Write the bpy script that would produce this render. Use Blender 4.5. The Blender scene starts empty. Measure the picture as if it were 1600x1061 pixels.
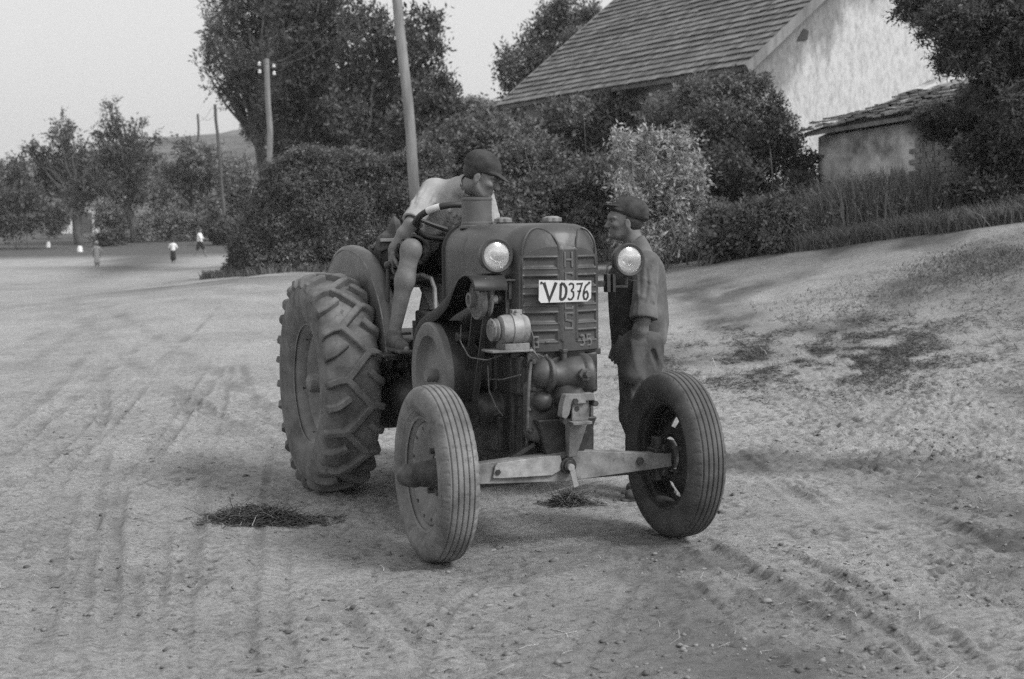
import bpy, bmesh, math, random
import numpy as np
from mathutils import Vector, Matrix, Euler
random.seed(7); RNG = np.random.default_rng(11)
SC = bpy.context.scene; COL = SC.collection
PI = math.pi
# ------------------------------------------------------------------ camera
CH, CP, CR, FPX = 1.5746, .0795, .0114, 2222.2
cam_d = bpy.data.cameras.new('camera'); cam = bpy.data.objects.new('camera', cam_d); COL.objects.link(cam)
cam.location = (0, 0, CH)
cam.rotation_euler = (Matrix.Rotation(PI/2-CP, 4, 'X') @ Matrix.Rotation(-CR, 4, 'Z')).to_euler()
cam_d.sensor_width = 36; cam_d.lens = 50; cam_d.clip_end = 3000; cam_d.clip_start = .1
cam_d.dof.use_dof = True; cam_d.dof.focus_distance = 7.4; cam_d.dof.aperture_fstop = 4.0
SC.camera = cam
def at(px, py, d):
    """world point seen at photo pixel (px, py) at depth y = d"""
    X = px-800; Y = py-530.5; c, s = math.cos(CR), math.sin(CR)
    x = (X*c-Y*s)/FPX; u = -(X*s+Y*c)/FPX
    cp, sp = math.cos(CP), math.sin(CP)
    v = Vector((x, cp+sp*u, -sp+cp*u))
    return Vector((0, 0, CH)) + v*(d/v.y)
# ------------------------------------------------------------------ world and sun
SUN = Vector((.72, -.42, .80)).normalized()
w = bpy.data.worlds.new('World'); SC.world = w; w.use_nodes = True
nt = w.node_tree; nt.nodes.clear()
sky = nt.nodes.new('ShaderNodeTexSky'); sky.sky_type = 'NISHITA'; sky.sun_disc = False
sky.sun_elevation = math.asin(SUN.z); sky.sun_rotation = math.atan2(SUN.x, SUN.y)
sky.dust_density = 6; sky.air_density = 1.5
bw = nt.nodes.new('ShaderNodeRGBToBW'); nt.links.new(sky.outputs[0], bw.inputs[0])
ma = nt.nodes.new('ShaderNodeMath'); ma.operation = 'MULTIPLY_ADD'; ma.inputs[1].default_value = .60; ma.inputs[2].default_value = 5.5
nt.links.new(bw.outputs[0], ma.inputs[0])
bg = nt.nodes.new('ShaderNodeBackground'); bg.inputs['Strength'].default_value = .10
out = nt.nodes.new('ShaderNodeOutputWorld')
nt.links.new(ma.outputs[0], bg.inputs['Color']); nt.links.new(bg.outputs[0], out.inputs[0])
sl = bpy.data.lights.new('sun', 'SUN'); sl.energy = 2.1; sl.angle = math.radians(16); sl.color = (1, 1, 1)
so = bpy.data.objects.new('sun', sl); COL.objects.link(so)
so.rotation_euler = SUN.to_track_quat('Z', 'Y').to_euler()
SC.view_settings.view_transform = 'Standard'; SC.view_settings.look = 'None'; SC.view_settings.exposure = .18; SC.view_settings.gamma = 1
SC.cycles.max_bounces = 6; SC.cycles.diffuse_bounces = 3; SC.cycles.transparent_max_bounces = 8
SC.cycles.use_denoising = False
# ------------------------------------------------------------------ materials (all greys: the photograph is monochrome)
def mat(name, v=.2, v2=None, scale=6, rough=.8, bump=0, bscale=None, metal=0, spec=.5, detail=6, lo=.35, hi=.65, stretch=None, trans=0, island=None, chips=None):
    m = bpy.data.materials.new(name); m.use_nodes = True
    t = m.node_tree; b = t.nodes['Principled BSDF']
    b.inputs['Roughness'].default_value = rough; b.inputs['Metallic'].default_value = metal
    b.inputs['Specular IOR Level'].default_value = spec
    b.inputs['Base Color'].default_value = (v, v, v, 1)
    tc = t.nodes.new('ShaderNodeTexCoord'); src = tc.outputs['Object']
    if stretch:
        mp = t.nodes.new('ShaderNodeMapping'); mp.inputs['Scale'].default_value = stretch
        t.links.new(src, mp.inputs[0]); src = mp.outputs[0]
    if island is not None:
        g = t.nodes.new('ShaderNodeNewGeometry'); r = t.nodes.new('ShaderNodeValToRGB')
        r.color_ramp.elements[0].color = (island[0],)*3+(1,); r.color_ramp.elements[1].color = (island[1],)*3+(1,)
        t.links.new(g.outputs['Random Per Island'], r.inputs[0]); t.links.new(r.outputs[0], b.inputs['Base Color'])
    elif v2 is not None:
        n = t.nodes.new('ShaderNodeTexNoise'); n.inputs['Scale'].default_value = scale; n.inputs['Detail'].default_value = detail
        n.inputs['Roughness'].default_value = .65
        t.links.new(src, n.inputs['Vector'])
        r = t.nodes.new('ShaderNodeValToRGB'); r.color_ramp.elements[0].position = lo; r.color_ramp.elements[1].position = hi
        r.color_ramp.elements[0].color = (v, v, v, 1); r.color_ramp.elements[1].color = (v2, v2, v2, 1)
        t.links.new(n.outputs[0], r.inputs[0]); t.links.new(r.outputs[0], b.inputs['Base Color'])
    if chips:  # worn spots: (scale, threshold, value)
        src_c = b.inputs['Base Color'].links[0].from_socket
        for cs, ct, cv, ca in chips:
            n3 = t.nodes.new('ShaderNodeTexNoise'); n3.inputs['Scale'].default_value = cs; n3.inputs['Detail'].default_value = 7; n3.inputs['Roughness'].default_value = .75; t.links.new(src, n3.inputs['Vector'])
            r3 = t.nodes.new('ShaderNodeValToRGB'); r3.color_ramp.elements[0].position = ct; r3.color_ramp.elements[1].position = ct+.05; r3.color_ramp.elements[0].color = (0, 0, 0, 1); r3.color_ramp.elements[1].color = (ca, ca, ca, 1); t.links.new(n3.outputs[0], r3.inputs[0])
            mx_ = t.nodes.new('ShaderNodeMix'); mx_.data_type = 'RGBA'; t.links.new(r3.outputs[0], mx_.inputs[0]); t.links.new(src_c, mx_.inputs[6]); mx_.inputs[7].default_value = (cv, cv, cv, 1); src_c = mx_.outputs[2]
        t.links.new(src_c, b.inputs['Base Color'])
    if bump:
        n2 = t.nodes.new('ShaderNodeTexNoise'); n2.inputs['Scale'].default_value = bscale or scale*4; n2.inputs['Detail'].default_value = 5
        t.links.new(src, n2.inputs['Vector'])
        bp = t.nodes.new('ShaderNodeBump'); bp.inputs['Strength'].default_value = bump; bp.inputs['Distance'].default_value = .006
        t.links.new(n2.outputs[0], bp.inputs['Height']); t.links.new(bp.outputs[0], b.inputs['Normal'])
    if trans:
        tr = t.nodes.new('ShaderNodeBsdfTranslucent'); mx = t.nodes.new('ShaderNodeMixShader'); mx.inputs[0].default_value = trans
        lk = b.inputs['Base Color'].links
        if lk: t.links.new(lk[0].from_socket, tr.inputs[0])
        else: tr.inputs[0].default_value = (v, v, v, 1)
        o = t.nodes['Material Output']; t.links.new(b.outputs[0], mx.inputs[1]); t.links.new(tr.outputs[0], mx.inputs[2]); t.links.new(mx.outputs[0], o.inputs[0])
    return m
M = {}
# ------------------------------------------------------------------ object helpers
def tag(o, label=None, cat=None, group=None, kind=None):
    if label: o['label'] = label
    if cat: o['category'] = cat
    if group: o['group'] = group
    if kind: o['kind'] = kind
    return o
def empty(name, loc=(0, 0, 0), rz=0, parent=None):
    o = bpy.data.objects.new(name, None); COL.objects.link(o); o.location = loc; o.rotation_euler = (0, 0, rz); o.empty_display_size = .1
    if parent: o.parent = parent
    return o
def link(name, me, m, parent=None, bevel=0, sharp=35, loc=None):
    if m: me.materials.append(m)
    o = bpy.data.objects.new(name, me); COL.objects.link(o)
    if parent: o.parent = parent
    if loc is not None: o.location = loc
    if sharp is not None:
        me.shade_smooth()
        if sharp < 180: me.set_sharp_from_angle(angle=math.radians(sharp))
    if bevel:
        md = o.modifiers.new('bevel', 'BEVEL'); md.width = bevel; md.segments = 2; md.limit_method = 'ANGLE'; md.angle_limit = math.radians(40)
    return o
def np_mesh(name, V, F):
    """fast mesh from arrays; F is (n,4) or (n,3)"""
    me = bpy.data.meshes.new(name); V = np.ascontiguousarray(V, np.float32); F = np.ascontiguousarray(F, np.int32)
    k = F.shape[1]
    me.vertices.add(len(V)); me.vertices.foreach_set('co', V.ravel())
    me.loops.add(F.size); me.loops.foreach_set('vertex_index', F.ravel())
    me.polygons.add(len(F)); me.polygons.foreach_set('loop_start', np.arange(0, F.size, k, dtype=np.int32))
    me.update(calc_edges=True); me.validate(); return me
def frame(axis):
    a = Vector(axis).normalized(); h = Vector((0, 0, 1)) if abs(a.z) < .9 else Vector((1, 0, 0))
    u = h.cross(a).normalized(); v = a.cross(u); return a, u, v
class MB:
    def __init__(s): s.v = []; s.f = []
    def add(s, vs, fs):
        o = len(s.v); s.v += [Vector(p) for p in vs]; s.f += [[i+o for i in f] for f in fs]; return s
    def box(s, c, half, R=None):
        c = Vector(c); P = []
        for x in (-1, 1):
            for y in (-1, 1):
                for z in (-1, 1):
                    p = Vector((x*half[0], y*half[1], z*half[2])); P.append(c+(R @ p if R else p))
        return s.add(P, [[0, 1, 3, 2], [4, 6, 7, 5], [0, 4, 5, 1], [2, 3, 7, 6], [0, 2, 6, 4], [1, 5, 7, 3]])
    def bar(s, a, b, w, t, up=(0, 0, 1)):
        """rectangular bar from a to b, w across, t along up"""
        a = Vector(a); b = Vector(b); d = (b-a); L = d.length; d.normalize()
        u = Vector(up); sd = d.cross(u).normalized(); u = sd.cross(d).normalized()
        R = Matrix((d, sd, u)).transposed(); return s.box((a+b)/2, (L/2, w/2, t/2), R)
    def lathe(s, prof, o=(0, 0, 0), axis=(0, 1, 0), n=32, a0=0, a1=2*PI):
        """prof: list of (r, h) along axis"""
        a, u, v = frame(axis); o = Vector(o); full = abs(a1-a0-2*PI) < 1e-6
        m = n if full else n+1; P = []
        for r, h in prof:
            for i in range(m):
                t = a0+(a1-a0)*i/n; P.append(o+a*h+u*(r*math.cos(t))+v*(r*math.sin(t)))
        F = []
        for j in range(len(prof)-1):
            for i in range(n):
                i2 = (i+1) % m; F.append([j*m+i, j*m+i2, (j+1)*m+i2, (j+1)*m+i])
        return s.add(P, F)
    def cyl(s, a, b, r, r2=None, n=20):
        a = Vector(a); b = Vector(b); L = (b-a).length; r2 = r if r2 is None else r2
        return s.lathe([(0.0004, 0), (r, 0), (r2, L), (0.0004, L)], a, b-a, n)
    def tube(s, pts, r, n=8, cap=True):
        pts = [Vector(p) for p in pts]; rr = r if isinstance(r, (list, tuple)) else [r]*len(pts)
        P = []; F = []; u = None
        for i, p in enumerate(pts):
            d = (pts[min(i+1, len(pts)-1)]-pts[max(i-1, 0)]).normalized()
            if u is None: _, u, v = frame(d)
            else:
                u = (u-d*u.dot(d)).normalized(); v = d.cross(u)
            for k in range(n):
                t = 2*PI*k/n; P.append(p+u*(rr[i]*math.cos(t))+v*(rr[i]*math.sin(t)))
        for i in range(len(pts)-1):
            for k in range(n): F.append([i*n+k, i*n+(k+1) % n, (i+1)*n+(k+1) % n, (i+1)*n+k])
        if cap: F += [list(range(n))[::-1], [(len(pts)-1)*n+k for k in range(n)]]
        return s.add(P, F)
    def prism(s, poly, o, u, v, t):
        """polygon in the plane o + a*u + b*v, thickened by vector t"""
        o = Vector(o); u = Vector(u); v = Vector(v); t = Vector(t); n = len(poly)
        P = [o+u*a+v*b for a, b in poly]; P += [p+t for p in P]
        return s.add(P, [list(range(n))[::-1], list(range(n, 2*n))]+[[i, (i+1) % n, n+(i+1) % n, n+i] for i in range(n)])
    def sphere(s, c, r, n=16, sc=(1, 1, 1), R=None):
        c = Vector(c); P = []; F = []; m = n//2
        for j in range(m+1):
            ph = PI*j/m
            for i in range(n):
                t = 2*PI*i/n; p = Vector((math.sin(ph)*math.cos(t)*sc[0], math.sin(ph)*math.sin(t)*sc[1], math.cos(ph)*sc[2]))*r
                P.append(c+(R @ p if R else p))
        for j in range(m):
            for i in range(n): F.append([j*n+i, (j+1)*n+i, (j+1)*n+(i+1) % n, j*n+(i+1) % n])
        return s.add(P, F)
    def build(s, name, m, parent=None, bevel=0, sharp=35, loc=None):
        me = bpy.data.meshes.new(name); me.from_pydata(s.v, [], s.f)
        bm = bmesh.new(); bm.from_mesh(me); bmesh.ops.remove_doubles(bm, verts=bm.verts, dist=1e-5)
        bmesh.ops.recalc_face_normals(bm, faces=bm.faces); bm.to_mesh(me); bm.free()
        return link(name, me, m, parent, bevel, sharp, loc)
def grid_mesh(name, P, m, parent=None, wrap_u=False, wrap_v=False, sharp=50, loc=None, flip=False):
    """P: (nu, nv, 3) array of points"""
    nu, nv = P.shape[:2]; I = np.arange(nu*nv).reshape(nu, nv)
    A = I if not wrap_u else np.vstack([I, I[:1]]); A = A if not wrap_v else np.hstack([A, A[:, :1]])
    F = np.stack([A[:-1, :-1], A[1:, :-1], A[1:, 1:], A[:-1, 1:]], -1).reshape(-1, 4)
    if flip: F = F[:, ::-1]
    return link(name, np_mesh(name, P.reshape(-1, 3), F), m, parent, 0, sharp, loc)
# ------------------------------------------------------------------ smooth solid bodies: signed distances + surface nets
def C(a, b, ra, rb=None, k=.02, flat=None, sub=False): return dict(t='c', a=np.array(a, float), b=np.array(b, float), ra=ra, rb=ra if rb is None else rb, k=k, flat=flat, sub=sub)
def E(c, r, R=None, k=.02, sub=False): return dict(t='e', c=np.array(c, float), r=np.array(r, float), R=np.array(R) if R is not None else np.eye(3), k=k, sub=sub)
def B(c, h, R=None, k=.005, rd=.01, sub=False): return dict(t='b', c=np.array(c, float), h=np.array(h, float), R=np.array(R) if R is not None else np.eye(3), k=k, rd=rd, sub=sub)
def sdf_mesh(name, prims, res, wr=0, wfreq=25, seed=0, wdir=None):
    bb = []
    for p in prims:
        if p['t'] == 'c': r = max(p['ra'], p['rb'])+p['k']+3*res; lo = np.minimum(p['a'], p['b'])-r; hi = np.maximum(p['a'], p['b'])+r
        else:
            q = p['r'] if p['t'] == 'e' else p['h']
            ext = np.abs(p['R']) @ q + p['k']+3*res; lo, hi = p['c']-ext, p['c']+ext
        bb.append((lo, hi))
    ad = [b for b, p in zip(bb, prims) if not p['sub']]
    lo = np.min([b[0] for b in ad], 0)-res; hi = np.max([b[1] for b in ad], 0)+res
    n = np.ceil((hi-lo)/res).astype(int)+1; F = np.full(n, 1., np.float32)
    ax = [lo[i]+res*np.arange(n[i], dtype=np.float32) for i in range(3)]
    for p, (l, h) in zip(prims, bb):
        i0 = np.clip(np.floor((l-lo)/res).astype(int), 0, n); i1 = np.clip(np.ceil((h-lo)/res).astype(int)+1, 0, n)
        if np.any(i1 <= i0): continue
        X = ax[0][i0[0]:i1[0], None, None]; Y = ax[1][None, i0[1]:i1[1], None]; Z = ax[2][None, None, i0[2]:i1[2]]
        if p['t'] == 'c':
            a, b = p['a'], p['b']; d = b-a; L2 = max(float(d@d), 1e-9)
            px, py, pz = X-a[0], Y-a[1], Z-a[2]
            t = np.clip((px*d[0]+py*d[1]+pz*d[2])/L2, 0, 1)
            qx, qy, qz = px-t*d[0], py-t*d[1], pz-t*d[2]
            q2 = qx*qx+qy*qy+qz*qz
            if p['flat'] is not None:
                axv, f = p['flat']; axv = np.array(axv, float); axv /= np.linalg.norm(axv)
                e = qx*axv[0]+qy*axv[1]+qz*axv[2]; q2 = q2+(f*f-1)*e*e
            D = np.sqrt(q2)-(p['ra']+(p['rb']-p['ra'])*t)
        elif p['t'] == 'e':
            R = p['R']; px, py, pz = X-p['c'][0], Y-p['c'][1], Z-p['c'][2]
            l_ = [(px*R[0, i]+py*R[1, i]+pz*R[2, i]) for i in range(3)]
            k0 = np.sqrt(sum((l_[i]/p['r'][i])**2 for i in range(3))); k1 = np.sqrt(sum((l_[i]/p['r'][i]**2)**2 for i in range(3)))
            D = k0*(k0-1)/np.maximum(k1, 1e-6)
        else:
            R = p['R']; px, py, pz = X-p['c'][0], Y-p['c'][1], Z-p['c'][2]
            q = [np.abs(px*R[0, i]+py*R[1, i]+pz*R[2, i])-(p['h'][i]-p['rd']) for i in range(3)]
            D = np.sqrt(sum(np.maximum(c, 0)**2 for c in q))+np.minimum(np.maximum(np.maximum(q[0], q[1]), q[2]), 0)-p['rd']
        sl_ = F[i0[0]:i1[0], i0[1]:i1[1], i0[2]:i1[2]]; k = p['k']
        if p['sub']:
            D = -D; hh = np.clip(.5-.5*(sl_-D)/k, 0, 1); N = sl_*(1-hh)+D*hh+k*hh*(1-hh)
        else:
            hh = np.clip(.5+.5*(sl_-D)/k, 0, 1); N = sl_*(1-hh)+D*hh-k*hh*(1-hh)
        F[i0[0]:i1[0], i0[1]:i1[1], i0[2]:i1[2]] = N
    if wr:
        g = np.random.default_rng(seed); I = np.nonzero(np.abs(F) < .05)
        P = np.stack([ax[i][I[i]] for i in range(3)], -1); s = 0
        warp = np.stack([np.sin(P@(g.normal(size=3)*9)+g.uniform(0, 6)) for _ in range(3)], -1)*.03
        for j in range(7):
            d = g.normal(size=3)
            if wdir is not None: wd = np.array(wdir, float); wd /= np.linalg.norm(wd); d = d-wd*(d@wd)*.85
            d /= np.linalg.norm(d); fr = wfreq*(.55+.9*j/6); q = (P+warp)@d*fr+g.uniform(0, 6.28)
            env = np.clip(.5+.7*np.sin(P@(g.normal(size=3)*8)+g.uniform(0, 6.28)), 0, 1)
            s = np.maximum(s, (1-np.abs(np.sin(q)))**2.2*env*(1-.06*j))
        F[I] -= (wr*s).astype(np.float32)
    return snets(name, F, lo, res)
def snets(name, F, lo, res):
    S = F < 0; nx, ny, nz = F.shape; off = [(i, j, k) for i in (0, 1) for j in (0, 1) for k in (0, 1)]
    cnt = np.zeros((nx-1, ny-1, nz-1), np.int8)
    for i, j, k in off: cnt += S[i:nx-1+i, j:ny-1+j, k:nz-1+k]
    A = np.argwhere((cnt > 0) & (cnt < 8)); vid = np.full(cnt.shape, -1, np.int32); vid[tuple(A.T)] = np.arange(len(A))
    vals = np.stack([F[A[:, 0]+i, A[:, 1]+j, A[:, 2]+k] for i, j, k in off], 1); O = np.array(off, float)
    acc = np.zeros((len(A), 3)); c = np.zeros(len(A))
    for a in range(8):
        for b in range(a+1, 8):
            if np.abs(O[a]-O[b]).sum() != 1: continue
            x = (vals[:, a] < 0) != (vals[:, b] < 0); t = np.where(x, vals[:, a]/np.where(x, vals[:, a]-vals[:, b], 1), 0)
            acc += np.where(x[:, None], O[a]+t[:, None]*(O[b]-O[a]), 0); c += x
    V = (A+acc/c[:, None])*res+lo; Q = []
    for d in range(3):
        e = [0, 0, 0]; e[d] = 1; u, v = [(1, 2), (2, 0), (0, 1)][d]
        n0 = S[:nx-e[0], :ny-e[1], :nz-e[2]]; n1 = S[e[0]:, e[1]:, e[2]:]
        for s_, x in ((0, n0 & ~n1), (1, ~n0 & n1)):
            I = np.argwhere(x); I = I[(I[:, u] > 0) & (I[:, v] > 0) & (I[:, u] < F.shape[u]-1) & (I[:, v] < F.shape[v]-1)]
            def cell(du, dv):
                J = I.copy(); J[:, u] -= du; J[:, v] -= dv; return vid[tuple(J.T)]
            q = np.stack([cell(1, 1), cell(0, 1), cell(0, 0), cell(1, 0)], 1)
            Q.append(q if s_ == 0 else q[:, ::-1])
    Q = np.vstack(Q); Q = Q[(Q >= 0).all(1)]
    return np_mesh(name, V, Q)
# ------------------------------------------------------------------ writing: strokes as flat raised ribbons
GLY = {
 'V': [[(.02, 1), (.42, 0), (.80, 1)]],
 'D': [[(.08, 0), (.08, 1)], [(.08, 1), (.38, .95), (.62, .72), (.66, .45), (.55, .15), (.34, .02), (.08, 0)]],
 '3': [[(.05, .9), (.25, 1), (.5, .93), (.52, .72), (.3, .55)], [(.3, .55), (.55, .45), (.58, .2), (.4, .02), (.18, 0), (.02, .1)]],
 '7': [[(.02, .95), (.58, .98), (.4, .55), (.22, 0)], [(.16, .5), (.52, .52)]],
 '6': [[(.52, .98), (.28, .85), (.1, .55), (.06, .25), (.18, .03), (.4, 0), (.56, .15), (.56, .35), (.42, .5), (.24, .46), (.1, .32)]],
 'H': [[(0, 0), (0, 1)], [(.6, 0), (.6, 1)], [(0, .5), (.6, .5)]],
 'S': [[(.62, .86), (.62, 1), (.04, 1), (.04, .56), (.6, .46), (.6, 0), (0, 0), (0, .14)]],
 'C': [[(.6, .85), (.6, 1), (0, 1), (0, 0), (.6, 0), (.6, .15)]],
 'G': [[(.6, .85), (.6, 1), (0, 1), (0, 0), (.6, 0), (.6, .48), (.34, .48)]],
 '-': [[(.1, .5), (.6, .5)]],
 '5': [[(.58, 1), (.05, 1), (.05, .58), (.42, .58), (.58, .42), (.58, .12), (.44, 0), (.02, 0)]],
}
def stroke(mb, pts, wd, n, t):
    """ribbon of width wd along pts, normal n, thickness t"""
    n = Vector(n).normalized(); pts = [Vector(p) for p in pts]; L = []
    for i, p in enumerate(pts):
        d0 = (p-pts[i-1]).normalized() if i else None; d1 = (pts[i+1]-p).normalized() if i < len(pts)-1 else None
        d = ((d0 or d1)+(d1 or d0)); d = d.normalized() if d.length > .1 else d1
        sd = n.cross(d); m = 1/max(.5, sd.dot(n.cross(d1 or d0))); L.append((p+sd*wd/2*m, p-sd*wd/2*m))
    P = []; F = []
    for a, b in L: P += [a, b, a+n*t, b+n*t]
    for i in range(len(L)-1):
        a = i*4; b = a+4
        F += [[a+2, a+3, b+3, b+2], [a, b, b+1, a+1], [a, a+2, b+2, b], [a+1, b+1, b+3, a+3]]
    e = (len(L)-1)*4; F += [[0, 1, 3, 2], [e, e+2, e+3, e+1]]
    mb.add(P, F)
def glyph(mb, ch, o, u, v, size, wd, n, t, sx=1., slant=0):
    o = Vector(o); u = Vector(u); v = Vector(v)
    for st in GLY[ch]: stroke(mb, [o+u*((x*sx+slant*y)*size)+v*(y*size) for x, y in st], wd, n, t)
# ------------------------------------------------------------------ terrain
def sstep(t): t = np.clip(t, 0, 1); return t*t*(3-2*t)
GX = [-200, -60, -25, -12, -8, -4.4, 0, 2.2, 3.8, 6.5, 10, 20, 60, 200]
GZ = [.3, .15, .1, .15, .42, .74, .82, .93, 1.18, 1.66, 2.05, 2.6, 3.6, 5]
def tz(x, y):
    x = np.asarray(x, float); y = np.asarray(y, float)
    z = np.interp(x, GX, GZ)*sstep((y-9.6)/np.interp(x, [1.5, 5.5], [13.5, 8.6]))
    z = z+np.clip(y-62, 0, 60)*.026*sstep((20-x)/30)+np.clip(y-122, 0, 400)*.004
    return z
def tzf(x, y): return float(tz(x, y))
def gp(px, py, dz=0):
    """ground point seen at a photo pixel"""
    lo, hi = 2., 400.
    d = 3.
    while d < 400:
        p = at(px, py, d)
        if p.z <= tzf(p.x, p.y): break
        d *= 1.01
    p = at(px, py, d); return Vector((p.x, p.y, tzf(p.x, p.y)+dz))
def vnoise(x, y, seed, f):
    g = np.random.default_rng(seed).random((256, 256)); x = x*f+1000.3; y = y*f+1000.7
    xi = np.floor(x).astype(int); yi = np.floor(y).astype(int); fx = sstep(x-xi); fy = sstep(y-yi)
    a = g[xi % 256, yi % 256]; b = g[(xi+1) % 256, yi % 256]; c = g[xi % 256, (yi+1) % 256]; d = g[(xi+1) % 256, (yi+1) % 256]
    return (a*(1-fx)+b*fx)*(1-fy)+(c*(1-fx)+d*fx)*fy-.5
TRACKS = [ # photo pixels along a rut, half width (m), depth (m), ribbed
    ([(45, 1061), (85, 880), (110, 760)], .075, .016, 0), ([(165, 1061), (178, 880), (185, 760)], .065, .016, 0), ([(205, 1061), (214, 880)], .05, .013, 0),
    ([(60, 440), (135, 505), (230, 590), (330, 650), (450, 712)], .13, .024, 0), ([(345, 570), (290, 650), (235, 725)], .09, .018, 1), ([(375, 560), (400, 640), (470, 700)], .06, .012, 0),
    ([(0, 720), (70, 660), (140, 600), (230, 530)], .10, .018, 1), ([(0, 680), (90, 600), (150, 540)], .09, .015, 0), ([(150, 690), (165, 640), (160, 560)], .07, .014, 0),
    ([(1132, 700), (1210, 750), (1290, 812), (1350, 870)], .075, .020, 1), ([(1390, 790), (1500, 835), (1640, 885)], .10, .030, 1),
    ([(1075, 840), (1170, 905), (1290, 980), (1420, 1075)], .10, .024, 1), ([(1180, 850), (1310, 905), (1480, 1000), (1540, 1061)], .07, .016, 1),
    ([(500, 920), (560, 990), (620, 1065)], .07, .014, 0), ([(545, 900), (640, 990), (700, 1065)], .06, .012, 0), ([(1500, 650), (1560, 680), (1640, 705)], .09, .022, 1),
    ([(560, 780), (500, 700), (420, 640), (300, 560), (120, 470)], .11, .014, 1), ([(740, 872), (900, 838), (1060, 830)], .05, .014, 0),
    ([(700, 880), (620, 800), (585, 770)], .09, .010, 1), ([(1440, 590), (1400, 640), (1330, 700)], .06, .015, 0), ([(560, 800), (700, 815), (860, 800)], .04, .010, 0),
    ([(0, 900), (120, 720), (260, 560), (345, 480)], .045, .013, 0), ([(60, 1000), (180, 760), (330, 560)], .04, .012, 1), ([(280, 1070), (300, 900), (330, 700), (365, 560)], .045, .012, 0), ([(385, 1070), (400, 880), (425, 700)], .04, .011, 1),
    ([(0, 600), (120, 520), (260, 445), (335, 412)], .10, .02, 0), ([(20, 770), (160, 640), (300, 520)], .04, .012, 0), ([(0, 560), (100, 500), (240, 430)], .09, .02, 0), ([(120, 1070), (140, 900), (170, 700)], .035, .010, 0), ([(240, 1070), (255, 930), (262, 830)], .035, .010, 0), ([(465, 1070), (445, 960), (450, 860)], .035, .010, 1),
    ([(1060, 900), (1160, 985), (1260, 1070)], .04, .014, 1), ([(1200, 730), (1420, 860), (1620, 965)], .04, .014, 0), ([(1330, 720), (1470, 780), (1620, 835)], .05, .016, 1), ([(1080, 560), (1300, 640), (1620, 765)], .05, .013, 0), ([(640, 1070), (700, 960), (800, 880)], .04, .010, 0), ([(900, 1070), (960, 960), (1010, 880)], .04, .010, 1),
    ([(1045, 455), (1300, 440), (1620, 405)], .10, .03, 0), ([(1045, 482), (1300, 470), (1620, 440)], .10, .03, 0), ([(1250, 900), (1400, 1000), (1470, 1070)], .05, .018, 1),
]
def rows(a, b, k):
    r = [a]
    while r[-1] < b: r.append(r[-1]*(1+k))
    return r
ys = np.array([-60, -20, -5, 0, 2, 3.2]+rows(4.2, 13, .0023)+rows(13.05, 26, .008)+rows(26.3, 900, .03))
inner = np.arange(-4.4, 4.6, .016)
o1 = [.02]; 
while sum(o1) < 700: o1.append(o1[-1]*1.09)
oc = np.cumsum(o1); xs = np.concatenate([(inner[0]-oc)[::-1], inner, inner[-1]+oc])
X, Y = np.meshgrid(xs, ys, indexing='ij'); Z = tz(X, Y)
near = sstep((16-Y)/4)*sstep((7-np.abs(X))/2)*sstep((Y-2)/2)
H = .020*vnoise(X, Y, 1, 2.1)+.016*vnoise(X, Y, 2, 5)+.010*vnoise(X+.3*vnoise(X, Y, 8, 4), Y, 3, 13)
rough = np.clip(.55+1.2*vnoise(X, Y, 4, .55), .15, 1.2)+.6*sstep((X-1.2)/1.5)
n4 = vnoise(X, Y, 5, 26); n5 = vnoise(X, Y*1.5, 6, 48)
n6 = vnoise(X, Y, 10, 31); H += rough*(.026*n4+.034*np.clip(vnoise(X, Y, 9, 17)-.20, 0, 1)+.014*n5-.030*np.clip(n6-.26, 0, 1))
TR = np.zeros_like(X); H -= .012*np.clip((vnoise(X, Y, 92, 24)+.6*vnoise(X, Y*1.4, 93, 55)+.5*vnoise(X, Y, 94, 3)-.20)*3.6, 0, 1)
for pts, hw, dep, ribs in TRACKS:
    q = [gp(*p) for p in pts]; best = np.full(X.shape, 9.); along = np.zeros_like(X); s0 = 0
    for a, b in zip(q[:-1], q[1:]):
        dx, dy = b.x-a.x, b.y-a.y; L = math.hypot(dx, dy); t = np.clip(((X-a.x)*dx+(Y-a.y)*dy)/(L*L), 0, 1)
        D = np.hypot(X-a.x-t*dx, Y-a.y-t*dy); m = D < best; along = np.where(m, s0+t*L, along); best = np.where(m, D, best); s0 += L
    wob = 1+.7*vnoise(X, Y, 21, 3); dd = best/(.7*hw*wob); inside = np.exp(-(dd**4)); rim = np.exp(-((dd-1.35)/.33)**2)
    fade = np.clip(np.minimum(along, s0-along)/.3, .0, 1)*np.clip(.85+1.2*vnoise(X, Y, 22, 1.6), .35, 1.3)
    H = H*(1-.45*inside*fade)+fade*(.95 if pts[0][0] < 700 else .85)*(-dep*inside+dep*.8*rim)
    if ribs: H += fade*inside*.006*np.sin(along*2*PI/.085+3*vnoise(X, Y, 23, 8))
    TR = np.maximum(TR, inside*fade)
Z = Z+H*near+(1-near)*sstep((Y-12)/6)*sstep((120-Y)/40)*(.05*vnoise(X, Y, 31, .8)+.03*vnoise(X, Y, 32, 2.3))
# keep the ground just below the tyre contact points
g = grid_mesh('ground', np.stack([X, Y, Z], -1), None, sharp=180); tag(g, kind='structure')
GXS, GYS, GH = xs, ys, Z
def gz(x, y):
    i = np.clip(np.searchsorted(GXS, x)-1, 0, len(GXS)-2); j = np.clip(np.searchsorted(GYS, y)-1, 0, len(GYS)-2)
    fx = (x-GXS[i])/(GXS[i+1]-GXS[i]); fy = (y-GYS[j])/(GYS[j+1]-GYS[j])
    return (GH[i, j]*(1-fx)+GH[i+1, j]*fx)*(1-fy)+(GH[i, j+1]*(1-fx)+GH[i+1, j+1]*fx)*fy
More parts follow.
